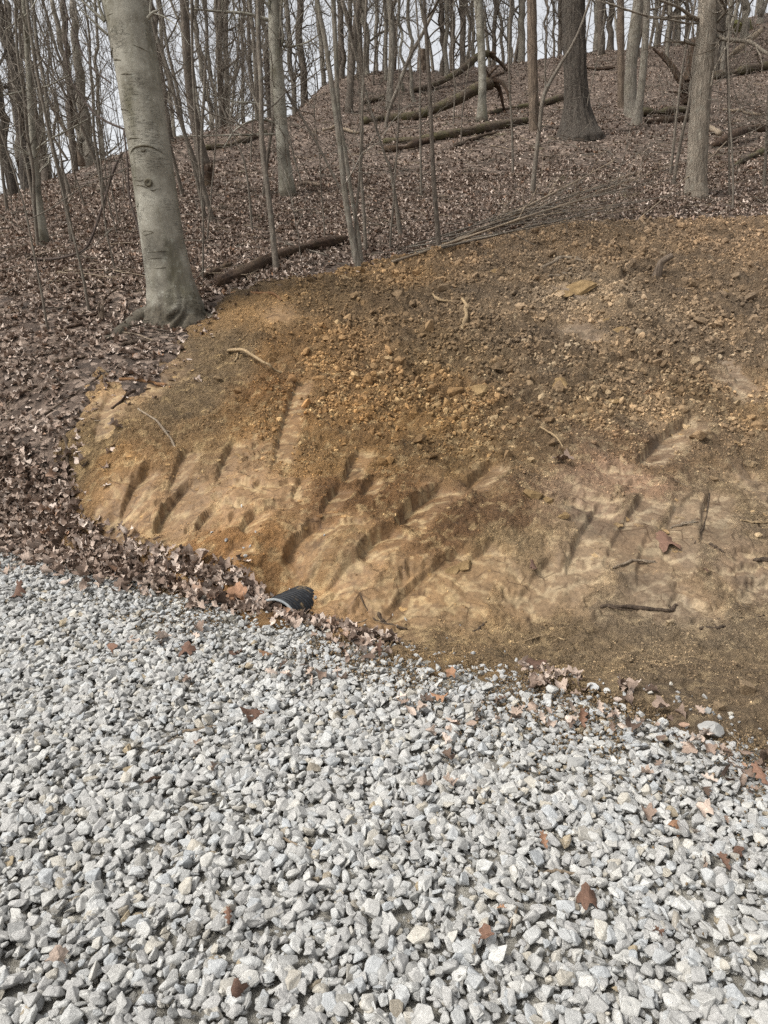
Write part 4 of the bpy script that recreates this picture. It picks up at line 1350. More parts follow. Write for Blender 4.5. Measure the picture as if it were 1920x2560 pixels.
rtree([pW(705, 1340), pW(640, 950), pW(590, 650), pW(520, 330), pW(450, 0)], (17, 15, 14, 13, 11), 'grey')
rtree([pW(600, 1000), pW(575, 600), pW(555, 300), pW(530, 0)], (16, 15, 14, 13), 'dark', fall=24)
rtree([pW(885, 1300), pW(860, 1000), pW(835, 650), pW(840, 300)], (11, 9, 8, 7), 'grey')
rtree([pW(595, 1690), pW(540, 1400), pW(500, 1100), pW(440, 750), pW(420, 300)], (8, 7, 7, 6, 5), 'sapling')
rtree([pW(1470, 1230), pW(1420, 900), pW(1370, 500), pW(1335, 200), pW(1315, 0)], (15, 14, 14, 14, 13), 'dark')
rtree([pW(1500, 1090), pW(1460, 800), pW(1410, 400), pW(1375, 100)], (9, 9, 8, 8), 'grey')
for p, w, m in (
        ([pV(280, 890), pV(205, 560), pV(150, 250), pV(160, 0)], 12, 'grey'), ([pV(320, 890), pV(265, 500), pV(230, 0)], 9, 'sapling'), ([pV(390, 880), pV(350, 450), pV(320, 0)], 14, 'grey'),
        ([pV(405, 865), pV(400, 400), pV(395, 0)], 14, 'dark'), ([pV(530, 800), pV(540, 300), pV(540, 0)], 9, 'sapling'), ([pV(745, 850), pV(715, 400), pV(690, 0)], 14, 'dark'),
        ([pV(1020, 690), pV(995, 300), pV(980, 0)], 18, 'dark'), ([pV(940, 700), pV(905, 300), pV(870, 0)], 13, 'grey'), ([pV(1325, 625), pV(1320, 300), pV(1318, 0)], 12, 'dark'), ([pV(1400, 605), pV(1395, 0)], 7, 'sapling'),
        ([pV(1515, 600), pV(1512, 300), pV(1508, 0)], 16, 'grey'), ([pV(1600, 560), pV(1590, 0)], 10, 'grey'), ([pV(1455, 600), pV(1450, 0)], 7, 'sapling'), ([pV(1180, 650), pV(1150, 300), pV(1120, 0)], 12, 'grey'),
        ([pX(165, 780), pX(150, 400), pX(130, 0)], 7, 'beech'), ([pX(255, 880), pX(230, 400), pX(210, 0)], 9, 'grey'), ([pX(90, 610), pX(88, 0)], 10, 'dark'), ([pX(505, 640), pX(500, 300), pX(492, 0)], 13, 'dark'),
        ([pX(545, 650), pX(540, 0)], 11, 'grey'), ([pX(590, 565), pX(585, 0)], 13, 'dark'), ([pX(680, 560), pX(675, 0)], 15, 'dark'), ([pX(735, 600), pX(728, 0)], 9, 'sapling'), ([pX(770, 480), pX(765, 0)], 9, 'grey'),
        ([pX(950, 445), pX(955, 0)], 11, 'dark'), ([pX(1030, 485), pX(990, 0)], 8, 'sapling'), ([pX(1090, 470), pX(1090, 0)], 13, 'grey'), ([pX(1190, 425), pX(1190, 0)], 17, 'grey'), ([pX(1520, 430), pX(1528, 0)], 10, 'dark'),
        ([pX(1470, 420), pX(1470, 0)], 6, 'sapling'), ([pX(1400, 440), pX(1395, 0)], 6, 'sapling'),
        ([pY(180, 345), pY(180, 0)], 13, 'grey'), ([pY(300, 345), pY(300, 0)], 15, 'dark'), ([pY(240, 335), pY(245, 0)], 8, 'sapling'), ([pY(700, 280), pY(700, 0)], 9, 'grey'), ([pY(800, 280), pY(800, 0)], 15, 'dark'),
        ([pY(885, 265), pY(880, 0)], 12, 'grey'), ([pY(960, 250), pY(970, 0)], 9, 'dark'), ([pY(1470, 330), pY(1480, 0)], 17, 'grey'), ([pY(1590, 200), pY(1600, 0)], 14, 'grey'), ([pY(1330, 250), pY(1350, 0)], 8, 'sapling'),
        ([pY(1260, 420), pY(1265, 0)], 18, 'oak_dark')):
    rtree(p, [w * (1 - .03 * i) for i in range(len(p))], m, fall=33, nb=20)

# -- the wood on and beyond the crest: copies of a few bare trees
def tree_shape(k, H, r, mat, h0, nb, level=2, blen=1.0):
    R = np.random.default_rng(900 + k)
    P = [np.array((0, 0, -.3))]
    d = np.array((0, 0, 1.0))
    while P[-1][2] < H:
        d = unit(d + np.array((R.normal(0, .09), R.normal(0, .09), .12)))
        P.append(P[-1] + d * H / 12)
    P = np.array(P); rad = np.linspace(r, r * .22, len(P)); rad[0] *= 1.35
    path = smooth_path(P, 30); rr = np.interp(np.linspace(0, 1, 30), np.linspace(0, 1, len(P)), rad)
    mb = MB(); mb.tube(path, rr, 8, .06, seed=k)
    cb = crown(path, rr, R, h0, nb, H, np.zeros(3), n=4, level=level, blen=blen)
    return mb.mesh('bare_trunk', M[mat]), cb.mesh('bare_crown', M[mat])


SHAPES = [tree_shape(k, H, r, m, h0, nb) for k, (H, r, m, h0, nb) in enumerate(((13, .085, 'grey', 1.2, 26), (15, .11, 'dark', 1.6, 26), (10, .05, 'sapling', .8, 28), (14, .09, 'grey', 1.8, 24), (8, .04, 'dark', .6, 26), (16, .14, 'dark', 2.0, 24)))]
SAPS = [tree_shape(20 + k, H, r, 'sapling', h0, nb, 1 + (H > 4), .5) for k, (H, r, h0, nb) in enumerate(((2.4, .011, .5, 10), (3.4, .016, .7, 12), (1.5, .008, .3, 8), (4.6, .022, 1.0, 16), (6.0, .03, .8, 18)))]


def copy_tree(name, shp, loc, rz, s, lean=(0, 0)):
    e = empty(name, loc); e.rotation_euler = (lean[0], lean[1], rz); e.scale = (s, s, s)
    obj('trunk', shp[0], e); obj('crown', shp[1], e)
    return e


R = np.random.default_rng(77)
taken = [t.location.xy.copy() for _, t, _, _ in RIDGE]
n = 0
while n < 52:
    y = R.uniform(24, 52); x = R.uniform(-.62, .62) * (y + 1)
    z = float(floor_z(np.array([x]), np.array([y]))[0])
    a, b_, d = to_px(np.array((x, y, z)))
    if not (-40 < a < 1960) or b_ < -60: continue
    if a > 1000 and y < 30: continue
    q = Vector((x, y))
    if any((q - p).length < .8 for p in taken): continue
    top = to_px(np.array((x, y, z + 9)))
    if top[1] > 0: continue
    taken.append(q)
    k = int(R.integers(0, 6))
    t = copy_tree('ridge_tree', SHAPES[k], (x, y, z), R.uniform(0, 6.28), R.uniform(.8, 1.2), (R.normal(0, .03), R.normal(0, .03)))
    tag(t, 'x', 'tree', 'trees along the ridge')
    t0 = to_px(np.array((x, y, CAMZ + .30 * y)))
    RIDGE.append((float(t0[0]), t, ('bare', 'bare', 'slender', 'bare', 'slender', 'stout')[k], ('grey', 'dark', 'thin', 'grey', 'dark', 'dark')[k]))
    n += 1
ORD = 'first second third fourth fifth sixth seventh eighth ninth tenth eleventh twelfth thirteenth fourteenth fifteenth sixteenth seventeenth eighteenth nineteenth twentieth'.split()


def nth(i):
    return ORD[i] if i < 20 else 'twenty-' + ORD[i - 20] if i < 29 else 'thirtieth' if i == 29 else 'thirty-' + ORD[i - 30]


LAND = [(-999, 'the left edge'), (325, 'the big leaning beech'), (462, 'the dark straight tree'), (690, 'the grey green beech'), (812, 'the stem clump'), (1066, 'the dark sapling'), (1197, 'the pale beech by the root'), (1330, 'the split snag'), (1434, 'the largest oak'), (1600, 'the grey brown oak'), (1772, 'the stout right oak'), (9999, '')]
for (x0, nm), (x1, _) in zip(LAND[:-1], LAND[1:]):
    row = sorted([q for q in RIDGE if x0 <= q[0] < x1], key=lambda q: q[0])
    for i, (x, t, size, tone) in enumerate(row):
        o_ = nth(i)
        t['label'] = '%s %s ridge trunk, %s right of %s' % (size, tone, o_, nm)

# understorey whips on the slope
n = 0; SW = []
while n < 64:
    u = R.uniform(-.58, .58); y = R.uniform(8, 24); x = u * (y + 1)
    if n < 30: x = R.uniform(-.56, -.1) * (y + 1); 
    if bank_in(np.array([x]), np.array([y]))[0] > -.25 or road_s(x, y) < .8: continue
    z = float(floor_z(np.array([x]), np.array([y]))[0])
    a, b_, d = to_px(np.array((x, y, z)))
    if not (0 < a < 1920): continue
    t = copy_tree('sapling', SAPS[(4 if n < 16 else int(R.integers(0, 5)))], (x, y, z), R.uniform(0, 6.28), R.uniform(.7, 1.25), (R.normal(0, .07), R.normal(0, .07)))
    SW.append((float(a), float(b_), t)); n += 1
LANDS = [(-99, 'the left edge'), (437, 'the foot of the leaning beech'), (718, 'the foot of the grey green beech'), (895, 'the clump at the cut'), (1099, 'the foot of the dark sapling'), (1330, 'the foot of the split snag'), (1735, 'the foot of the stout right oak'), (9999, '')]
for (x0, nm), (x1, _) in zip(LANDS[:-1], LANDS[1:]):
    for i, (a, b_, t) in enumerate(sorted([q for q in SW if x0 <= q[0] < x1], key=lambda q: q[0])):
        tag(t, 'wispy bare whip, %s to the right of %s' % (nth(i), nm), 'sapling', 'bare whips on the leafy slope')
# measured whips near the camera
for lb, pp, w in (('thin whip rising beside the pale beech by the root', [pX(600, 1080), pX(612, 750), pX(597, 600)], 4), ('straight whip just left of the dark sapling', [pX(322, 1690), pX(312, 1000), pX(310, 500)], 6), ('crooked whip between the forked clump and grey green beech', [pL(1090, 1000), pL(1075, 820), pL(1050, 680), pL(1010, 590)], 6),
                  ('straight whip standing close right of the leaning beech', [(507, 700), (508, 560), (500, 440)], 5), ('whip rising from the brush below the split snag', [pX(1115, 1500), pX(1105, 1100), pX(1080, 600)], 6), ('thin stem left of the stout right oak', [pY(815, 1520), pY(870, 1000), pY(925, 560)], 7),
                  ('straight pale whip right of the stout right oak', [pY(1325, 1690), pY(1318, 1000), pY(1300, 550)], 5), ('dark stem at the right edge above the soil', [pY(1625, 1600), pY(1645, 1200), pY(1660, 900)], 8),
                  ('left of two thin stems before the surface root', [pL(205, 1420), pL(175, 1240), pL(120, 960), pL(90, 840)], 6), ('right of two thin stems before the surface root', [pL(385, 1350), pL(355, 1180), pL(300, 950), pL(260, 780)], 7)):
    tree('sapling', lb, pp, [w, w * .9, w * .75, w * .6][:len(pp)], 'sapling', 3.2, 7, flare=.15, nb=7, h0=.8, blen=.45, level=1, rings=24, twigs=2)

# ------------------------------------------------------------------ fallen timber
def ground(p):
    x, y = np.array([p[0]]), np.array([p[1]])
    return max(float(bank_z(x, y)[0][0]) if bank_in(x, y)[0] > -.1 else -9, float(floor_z(x, y)[0]) if road_s(p[0], p[1]) > -.02 else -9, float(gravel_z(x, y)[0]) if road_s(p[0], p[1]) < .05 else -9)


def lying(name, label, pts, w, mat, cat, lift=.6, n=10, rough=.12, group=None, up=None, rings=None, furrow=0, children=(), limb=None, seed=1, flat=1.0):
    """something long lying on the ground along pixels of the photograph; up = extra height at each point"""
    G = []; rad = []
    for i, (a, b) in enumerate(pts):
        p = hit(a, b)
        d = p[1] / ray(a, b)[1]
        r = w[min(i, len(w) - 1)] * d / FPX / 2
        e = up[i] if up else 0
        if e:                                    # raised above the ground: stay on the same line of sight, nearer
            q = p.copy()
            for _ in range(30):
                q = np.array((0, 0, CAMZ)) + (q - np.array((0, 0, CAMZ))) * .99
                if q[2] - ground(q) > e: break
            p = q
        else:
            p[2] = ground(p) + r * lift + (.03 if cat in ('log', 'branch') else 0)
        G.append(p); rad.append(r)
    b = np.array(G[0])
    sp = smooth_path(np.array(G) - b, rings or max(10, 7 * len(G)))
    rr = np.interp(np.linspace(0, 1, len(sp)), np.linspace(0, 1, len(rad)), rad)
    R0 = np.random.default_rng(seed + 900)
    kink = R0.normal(0, 1, (max(4, len(pts) * 3), 3))
    kk = np.stack([np.interp(np.linspace(0, 1, len(sp)), np.linspace(0, 1, len(kink)), kink[:, q]) for q in range(3)], -1)
    sp = sp + kk * rr[:, None] * np.array((.55, .55, .25)) * (cat in ('stick', 'root', 'branch'))
    rr = rr * (1 + .22 * np.interp(np.linspace(0, 1, len(sp)), np.linspace(0, 1, 9), R0.normal(0, 1, 9))).clip(.5, 1.5)
    mb = MB(); mb.tube(sp, rr, n, rough, seed=seed, furrow=furrow, nf=7)
    stubs = []
    if cat == 'stick' and not children and np.linalg.norm(sp[-1] - sp[0]) > .18:
        for q in range(int(R0.integers(1, 4))):
            j = int(R0.integers(2, len(sp) - 2)); t = unit(sp[j + 1] - sp[j]); o2 = unit(np.cross(t, np.array((0, 0, 1)))) * R0.choice((-1, 1))
            L_ = R0.uniform(.03, .10) + rr[j] * 2
            stubs.append(([sp[j], sp[j] + (t * .6 + o2 * .7) * L_ * .5, sp[j] + (t * 1.1 + o2 * .9 + np.array((0, 0, R0.uniform(-.1, .3)))) * L_], [rr[j] * .6, rr[j] * .4, rr[j] * .2]))
    if limb or children or stubs:
        root = empty(name, b)
        obj('stem', mb.mesh('stem', M[mat]), root)
        R = np.random.default_rng(seed + 50)
        if limb:
            for k in range(limb):
                m2 = MB()
                j = R.integers(len(sp) // 4, len(sp))
                t = unit(sp[j] - sp[j - 1])
                twig(m2, sp[j], t + R.normal(0, .35, 3) + np.array((0, 0, .15)), R.uniform(.3, 1.0), rr[j] * .6, 1, R, .0, 3, .18, 3)
                obj('twig', m2.mesh('twig', M[mat]), root)
        for P_, r_ in stubs:
            m2 = MB(); m2.tube(P_, r_, 6, .2)
            obj('side_twig', m2.mesh('side_twig', M[mat]), root)
        for nm, pp, ww, mm in children:
            C = []
            for i, (a, c) in enumerate(pp):
                p = hit(a, c); p[2] = ground(p) + .01
                C.append(p - b)
            d = b[1] / ray(*pts[0])[1]
            m2 = MB(); m2.tube(smooth_path(C, 10), np.linspace(ww[0], ww[1], 10) * d / FPX / 2, 6, .15)
            obj(nm, m2.mesh(nm, M[mm]), root)
        o = root
    else:
        o = obj(name, mb.mesh(name, M[mat]), None, b)
    tag(o, label, cat, group)
    return o


def Rr(*a): return [pR(x, y) for x, y in a]
lying('fallen_log', 'thick dark rotten log lying between leaning beech and stem clump', [pL(940, 1240), pL(1060, 1190), pL(1170, 1140), pL(1330, 1090), pL(1490, 1040)], (26, 28, 27, 24, 20), 'rotten', 'log', .5, 20, .25, furrow=.12, rings=60)
lying('fallen_log', 'short broken log just left of the thick rotten log', [pL(885, 1200), pL(940, 1175), pL(1000, 1150)], (14, 16, 12), 'rotten', 'log', .5, 12, .25, furrow=.1)
lying('fallen_log', 'long log climbing the far left ridge', [pW(420, 1510), pW(600, 1450), pW(760, 1380), pW(900, 1320), pW(1080, 1240)], (18, 20, 22, 26, 26), 'log', 'log', .7, 14, .15)
lying('fallen_log', 'mossy log below the ridge, left of the grey green beech', [pV(240, 1200), pV(420, 1180), pV(580, 1130), pV(720, 1080)], (12, 13, 12, 10), 'log', 'log', .7, 10, .2)
lying('fallen_log', 'rotten red log by the foot of the grey green beech', [pV(960, 1490), pV(1050, 1480), pV(1160, 1500)], (10, 12, 8), 'dead', 'log', .6, 10, .3)
lying('fallen_log', 'mossy log end seen right of the stem clump', [pV(1490, 990), pV(1570, 985), pV(1700, 960), pV(1800, 940)], (14, 16, 15, 12), 'log', 'log', .8, 12, .15)
lying('fallen_log', 'upper mossy log above the stem clump', [pV(1480, 830), pV(1570, 815), pV(1659, 800)], (11, 12, 11), 'log', 'log', .8, 10, .15)
lying('fallen_branch', 'grey branch lying on the slope behind the stem clump', [pV(1180, 1060), pV(1290, 1040), pV(1450, 1080)], (9, 9, 6), 'stick', 'branch', .8, 8, .2)
lying('fallen_log', 'long split log crossing the slope below the pale beech', [pX(0, 1230), pX(250, 1230), pX(480, 1215), pX(700, 1180), pX(950, 1120), pX(1230, 1060)], (12, 14, 20, 22, 18, 15), 'log', 'log', .6, 16, .25, furrow=.1, rings=60)
lying('fallen_log', 'broken log under the long split log', [pX(0, 1330), pX(180, 1310), pX(300, 1260), pX(430, 1230)], (13, 17, 18, 12), 'rotten', 'log', .6, 14, .3, furrow=.1)
lying('fallen_branch', 'grey branch lying below the long split log', [pX(610, 1290), pX(720, 1240), pX(830, 1200), pX(960, 1170)], (9, 9, 8, 6), 'stick_dark', 'branch', .8, 8, .2)
lying('fallen_log', 'mossy log running from the split snag to the largest oak', [pX(900, 1000), pX(1100, 960), pX(1300, 930), pX(1540, 870)], (8, 10, 13, 16), 'log', 'log', .7, 12, .2)
lying('fallen_log', 'hollow log lying left of the stout right oak', [pY(560, 1010), pY(700, 1005), pY(850, 1000), pY(1000, 985)], (16, 16, 15, 14), 'log', 'log', 1.3, 14, .2)
lying('fallen_log', 'lower rotten log under the hollow log', [pY(600, 1070), pY(780, 1060), pY(1000, 1045)], (13, 14, 15), 'rotten', 'log', .6, 12, .3)
lying('fallen_log', 'straight log on the slope at upper right edge', [pY(1185, 690), pY(1350, 660), pY(1500, 635), pY(1700, 605)], (16, 18, 19, 19), 'log', 'log', .8, 14, .12)
lying('fallen_log', 'arched dark log at the right edge', [pY(1175, 1290), pY(1280, 1215), pY(1400, 1150), pY(1520, 1110), pY(1680, 1110)], (10, 20, 20, 17, 14), 'rotten', 'log', .8, 14, .25, up=(0, .12, .2, .22, .2), furrow=.1)
lying('fallen_log', 'stub of wood touching the arched dark log', [pY(1145, 1120), pY(1190, 1160), pY(1240, 1205)], (13, 14, 12), 'stick', 'log', .9, 10, .2)
lying('fallen_log', 'pale rotten log below the arched log at right', [pY(1330, 1480), pY(1480, 1395), pY(1680, 1320)], (9, 15, 17), 'log', 'log', .6, 12, .3)
lying('fallen_branch', 'branch stub lying above the arched log', [pY(1270, 970), pY(1420, 990), pY(1590, 1010)], (7, 8, 6), 'stick', 'branch', .9, 8, .2)
lying('fallen_log', 'leaning pale trunk behind the stout right oak', [pY(1205, 600), pY(1330, 480), pY(1450, 390), pY(1600, 260)], (11, 12, 12, 10), 'stick', 'log', 1, 10, .1, up=(0, .5, .8, 1.2))
lying('fallen_log', 'straight dark log beyond the largest oak', [pY(80, 605), pY(200, 615), pY(330, 600)], (6, 7, 6), 'rotten', 'log', .8, 8, .2)

# uprooted trees below the ridge: a trunk with its torn roots
def uprooted(label, trunkpx, w, roots, yend):
    b = hit(*trunkpx[0]); Y0 = b[1]
    n = len(trunkpx)
    P = [at_y(a, c, Y0 + (yend - Y0) * i / (n - 1)) for i, (a, c) in enumerate(trunkpx)]
    P[0][2] = ground(P[0]) + .1
    k = yend / FPX / 2
    e = empty('fallen_tree', b)
    m = MB(); sp = smooth_path(np.array(P) - b, 40); m.tube(sp, np.interp(np.linspace(0, 1, 40), np.linspace(0, 1, n), w) * k, 14, .15, seed=6)
    obj('trunk', m.mesh('trunk', M['log']), e)
    for i, (pp, w0, w1) in enumerate(roots):
        Q = [at_y(a, c, yend - .12 * j * (1 if i % 2 else -1)) - b for j, (a, c) in enumerate(pp)]
        m = MB(); m.tube(smooth_path(Q, 16), np.linspace(w0, w1, 16) * k, 9, .35, seed=i, furrow=.15)
        obj('root', m.mesh('root', M['rotten']), e)
    tag(e, label, 'fallen tree')


yA = hit(*pX(1060, 985))[1]
uprooted('uprooted tree with torn arching roots behind the pale beech', [pX(0, 1055), pX(220, 1010), pX(420, 945), pX(620, 865), pX(810, 760), pX(930, 715)], (17, 19, 20, 22, 24, 26),
         [([pX(900, 720), pX(980, 735), pX(1010, 820), pX(1030, 920), pX(1065, 990)], 14, 4), ([pX(920, 690), pX(1010, 710), pX(1060, 780), pX(1085, 880)], 12, 4), ([pX(900, 700), pX(970, 650), pX(1050, 625)], 11, 3), ([pX(890, 690), pX(930, 620), pX(990, 570)], 9, 3),
          ([pX(930, 720), pX(1000, 760), pX(985, 850)], 10, 3), ([pX(880, 710), pX(900, 650), pX(880, 600)], 8, 2)], yA)
yB = hit(*pX(1060, 640))[1]
uprooted('upper fallen trunk bent over like an inverted V on the ridge', [pX(250, 805), pX(420, 735), pX(580, 660), pX(700, 580), pX(800, 495), pX(900, 458)], (8, 10, 12, 14, 15, 13),
         [([pX(890, 455), pX(950, 490), pX(1010, 550), pX(1060, 615)], 11, 7), ([pX(880, 460), pX(930, 455), pX(970, 462)], 8, 4), ([pX(905, 470), pX(890, 500), pX(870, 540)], 5, 2)], yB)
yC = hit(*pY(950, 900))[1]
b = hit(*pY(950, 900))
e = empty('tree_stump', b)
for i, (pp, w0, w1) in enumerate((([pY(950, 900), pY(945, 780), pY(975, 600), pY(1020, 350)], 24, 14), ([pY(950, 780), pY(900, 700), pY(850, 600), pY(770, 500), pY(740, 450)], 16, 7), ([pY(960, 700), pY(1000, 560), pY(1010, 400)], 12, 6), ([pY(880, 690), pY(800, 560), pY(660, 410)], 8, 4), ([pY(930, 850), pY(870, 800), pY(800, 790)], 8, 3))):
    m = MB(); m.tube(smooth_path([at_y(a, c, yC - .15 * i) - b for a, c in pp], 20), np.linspace(w0, w1, 20) * yC / FPX / 2, 10, .4, seed=i + 3, furrow=.15)
    obj('root', m.mesh('root', M['rotten']), e)
tag(e, 'black broken root stump hidden behind the stout right oak', 'stump')


def stump(label, pts, w, mat='rotten', seed=0):
    b = hit(*pts[0], fall=31); Y = b[1]
    P = np.array([at_y(a, c, Y) for a, c in pts]) - b
    P = np.concatenate([[P[0] - np.array((0, 0, .15))], P])
    k = Y / FPX / 2
    r_ = np.array([w[0]] + list(w)) * k
    e = empty('tree_stump', b)
    m = MB(); sp = smooth_path(P, 24); rr = np.interp(np.linspace(0, 1, 24), np.linspace(0, 1, len(P)), r_)
    m.tube(sp, rr, 20, .3, seed=seed, furrow=.18, nf=9)
    obj('stump_wood', m.mesh('stump_wood', M[mat]), e)
    R = np.random.default_rng(seed)
    for q in range(5):                                   # splinters standing on the broken top
        az = q * 1.256 + R.uniform(0, .5)
        c = sp[-2] + rr[-1] * .7 * np.array((math.cos(az), math.sin(az), 0))
        m = MB(); m.tube([c - (0, 0, .03), c + np.array((R.normal(0, .02), R.normal(0, .02), R.uniform(.05, .16)))], [rr[-1] * .32, .006], 5, .2)
        obj('splinter', m.mesh('splinter', M[mat]), e)
    tag(e, label, 'stump')


stump('small dark decayed stump with broken top among the leaves', [pV(235, 1500), pV(240, 1420), pV(255, 1330)], (42, 32, 24), seed=1)
stump('broken stump silhouetted on the ridge skyline', [pX(335, 600), pX(335, 520), pX(340, 435)], (24, 23, 22), 'dead', seed=2)
stump('splintered stump beside the long ridge log', [pW(690, 1400), pW(670, 1340), pW(650, 1290)], (20, 16, 10), 'dead', seed=3)
stump('orange brown broken stub in the leaves left of the surface root', [(255, 800), (254, 790), (253, 778)], (16, 14, 12), 'dead', seed=4)

# moss-covered ledge at the top right
p = hit(*pY(1450, 260)); 
m = rock_mesh('boulder', 71, (3.4, 2.0, 1.5), 9, M['moss'], .03, 3)
o = obj('boulder', m, None, (p[0], p[1] + .6, p[2] + .1)); o.rotation_euler = (.1, .1, .4)
tag(o, 'moss covered ledge on the hillside at upper right', 'boulder')

# ------------------------------------------------------------------ vines and brush
def vine(label, pp, w, d, mat='vine'):
    """hanging stem: pixels and depth along it"""
    Q = np.array([at_depth(a, c, dd) for (a, c), dd in zip(pp, d)])
    b = Q[-1]
    m = MB(); m.tube(smooth_path(Q - b, 40), w * np.mean(d) / FPX / 2, 7, .15)
    o = obj('vine', m.mesh('vine', M[mat]), None, b)
    tag(o, label, 'vine')


def dh(a, c): return hit(a, c)[1] / ray(a, c)[1]
vine('thick dark vine drooping left of the beech down to the leaves', [pL(525, 660), pL(490, 740), pL(440, 900), pL(385, 1050), pL(330, 1095), pL(200, 1120), pL(0, 1108)], 6, [8.4, 8.3, 8.2, 8.1, 8.05, dh(*pL(200, 1120)) - .1, dh(*pL(0, 1108)) - .05])
vine('dark vine hanging close against the left side of the beech', [pL(535, 560), pL(550, 700), pL(560, 850), pL(590, 960), pL(610, 1040), pL(628, 1180)], 5, [8.2, 8.1, 8.05, 8.0, 7.9, dh(*pL(628, 1180)) - .05])
vine('long dark vine slanting from the treetops to the beech', [pW(540, -40), pW(580, 150), pW(570, 450), pW(600, 650), pW(680, 800), pW(800, 960), pW(900, 1040), pW(1080, 1120)], 5, [9.5, 9.4, 9.2, 9.1, 9.0, 8.8, 8.6, 8.3])
vine('dark vine crossing down through the left treetops', [pW(560, 60), pW(640, 280), pW(720, 480), pW(830, 620), pW(960, 720)], 4, [9.4, 9.3, 9.2, 9.0, 8.8])

# cut saplings dragged into a heap at the edge of the soil
R = np.random.default_rng(31)
HEAP = []
for k in range(24):
    f = k / 23
    sx = R.uniform(60, 620); sy = 1105 - .26 * sx + R.normal(0, 20)
    ex_ = R.uniform(760, 1330); ey = 905 - .42 * (ex_ - 760) * R.uniform(.1, 1.15) + R.normal(0, 30)
    mid = ((sx + ex_) / 2 + R.normal(0, 30), (sy + ey) / 2 - R.uniform(-20, 30))
    pts_ = [pR(sx, sy), pR(*mid), pR(ex_, ey)]
    if k == 0:
        pts_ = [pR(35, 1132), pR(300, 1045), pR(620, 935), pR(900, 850)]
    if k == 1:
        pts_ = [pR(260, 1060), pR(500, 950), pR(800, 800), pR(1000, 690)]
    lb = ('longest pale pole lying along the lower edge of the brush heap', 'pale pole on top of the brush heap')[k] if k < 2 else 'thin cut sapling lying in the brush heap above the soil'
    t_ = lying('cut_sapling', lb, pts_, (7, 6, 4, 3) if k < 2 else (R.uniform(2.4, 4.5), 2.5, 1.4), 'stick' if k < 2 or k % 3 == 0 else 'sapling', 'brush', 1, 6, .1, 'cut saplings of the brush heap', up=(.02, .05 + .25 * R.uniform(), .10 + .5 * R.uniform(), .4)[:len(pts_)], limb=4, seed=k + 100)
    if k > 1: HEAP.append((pts_[0][0], t_))
for i, (_, t_) in enumerate(sorted(HEAP, key=lambda q: q[0])):
    t_['label'] = 'thin cut sapling in the brush heap, its butt end %s from the left' % nth(i)
lying('fallen_branch', 'thin bare branch slanting up to the stout right oak', [pR(1110, 955), pR(1250, 820), pR(1400, 690), pR(1480, 610)], (3, 3, 3, 2), 'stick', 'branch', 1, 6, .1, up=(0, .2, .4, .5))

# ------------------------------------------------------------------ culvert pipe at the road edge
def culvert():
    c0 = at_z(716, 1546, -.088)
    ax = unit(np.array((.42, .90, -.10)))
    up = np.array((0, 0, 1.0)); side = unit(np.cross(ax, up)); up = np.cross(side, ax)
    n = 64; prof = []
    L = .29; k = 90
    for i in range(k + 1):
        s = L * i / k - .10
        prof.append((s, .140 + .0032 * (1 if math.sin(s * 2 * math.pi / .026) > 0 else -1) * min(1, abs(math.sin(s * 2 * math.pi / .026)) * 2.2)))
    prof = prof + [(s, r - .012) for s, r in reversed(prof)]
    prof.append(prof[0])
    a = np.linspace(0, 2 * np.pi, n, endpoint=False)
    V = np.array([[ax * s + r * (math.cos(t) * side + math.sin(t) * up) for t in a] for s, r in prof]).reshape(-1, 3)
    e = empty('culvert_pipe', c0)
    i = np.arange(len(prof) - 1)[:, None] * n; j = np.arange(n)[None]
    F = np.stack([i + j, i + (j + 1) % n, i + n + (j + 1) % n, i + n + j], -1).reshape(-1, 4)
    obj('corrugated_wall', mesh_np('corrugated_wall', V, F, M['plastic']), e)
    m = MB(); m.tube(np.array([ax * (-.10) + .137 * (math.cos(t) * side + math.sin(t) * up) for t in np.linspace(0, 6.2832, 60)]), .008, 8, cap=False)
    obj('pipe_rim', m.mesh('pipe_rim', M['rim']), e)
    tag(e, 'black corrugated plastic culvert pipe half buried at the gravel edge', 'pipe')


culvert()

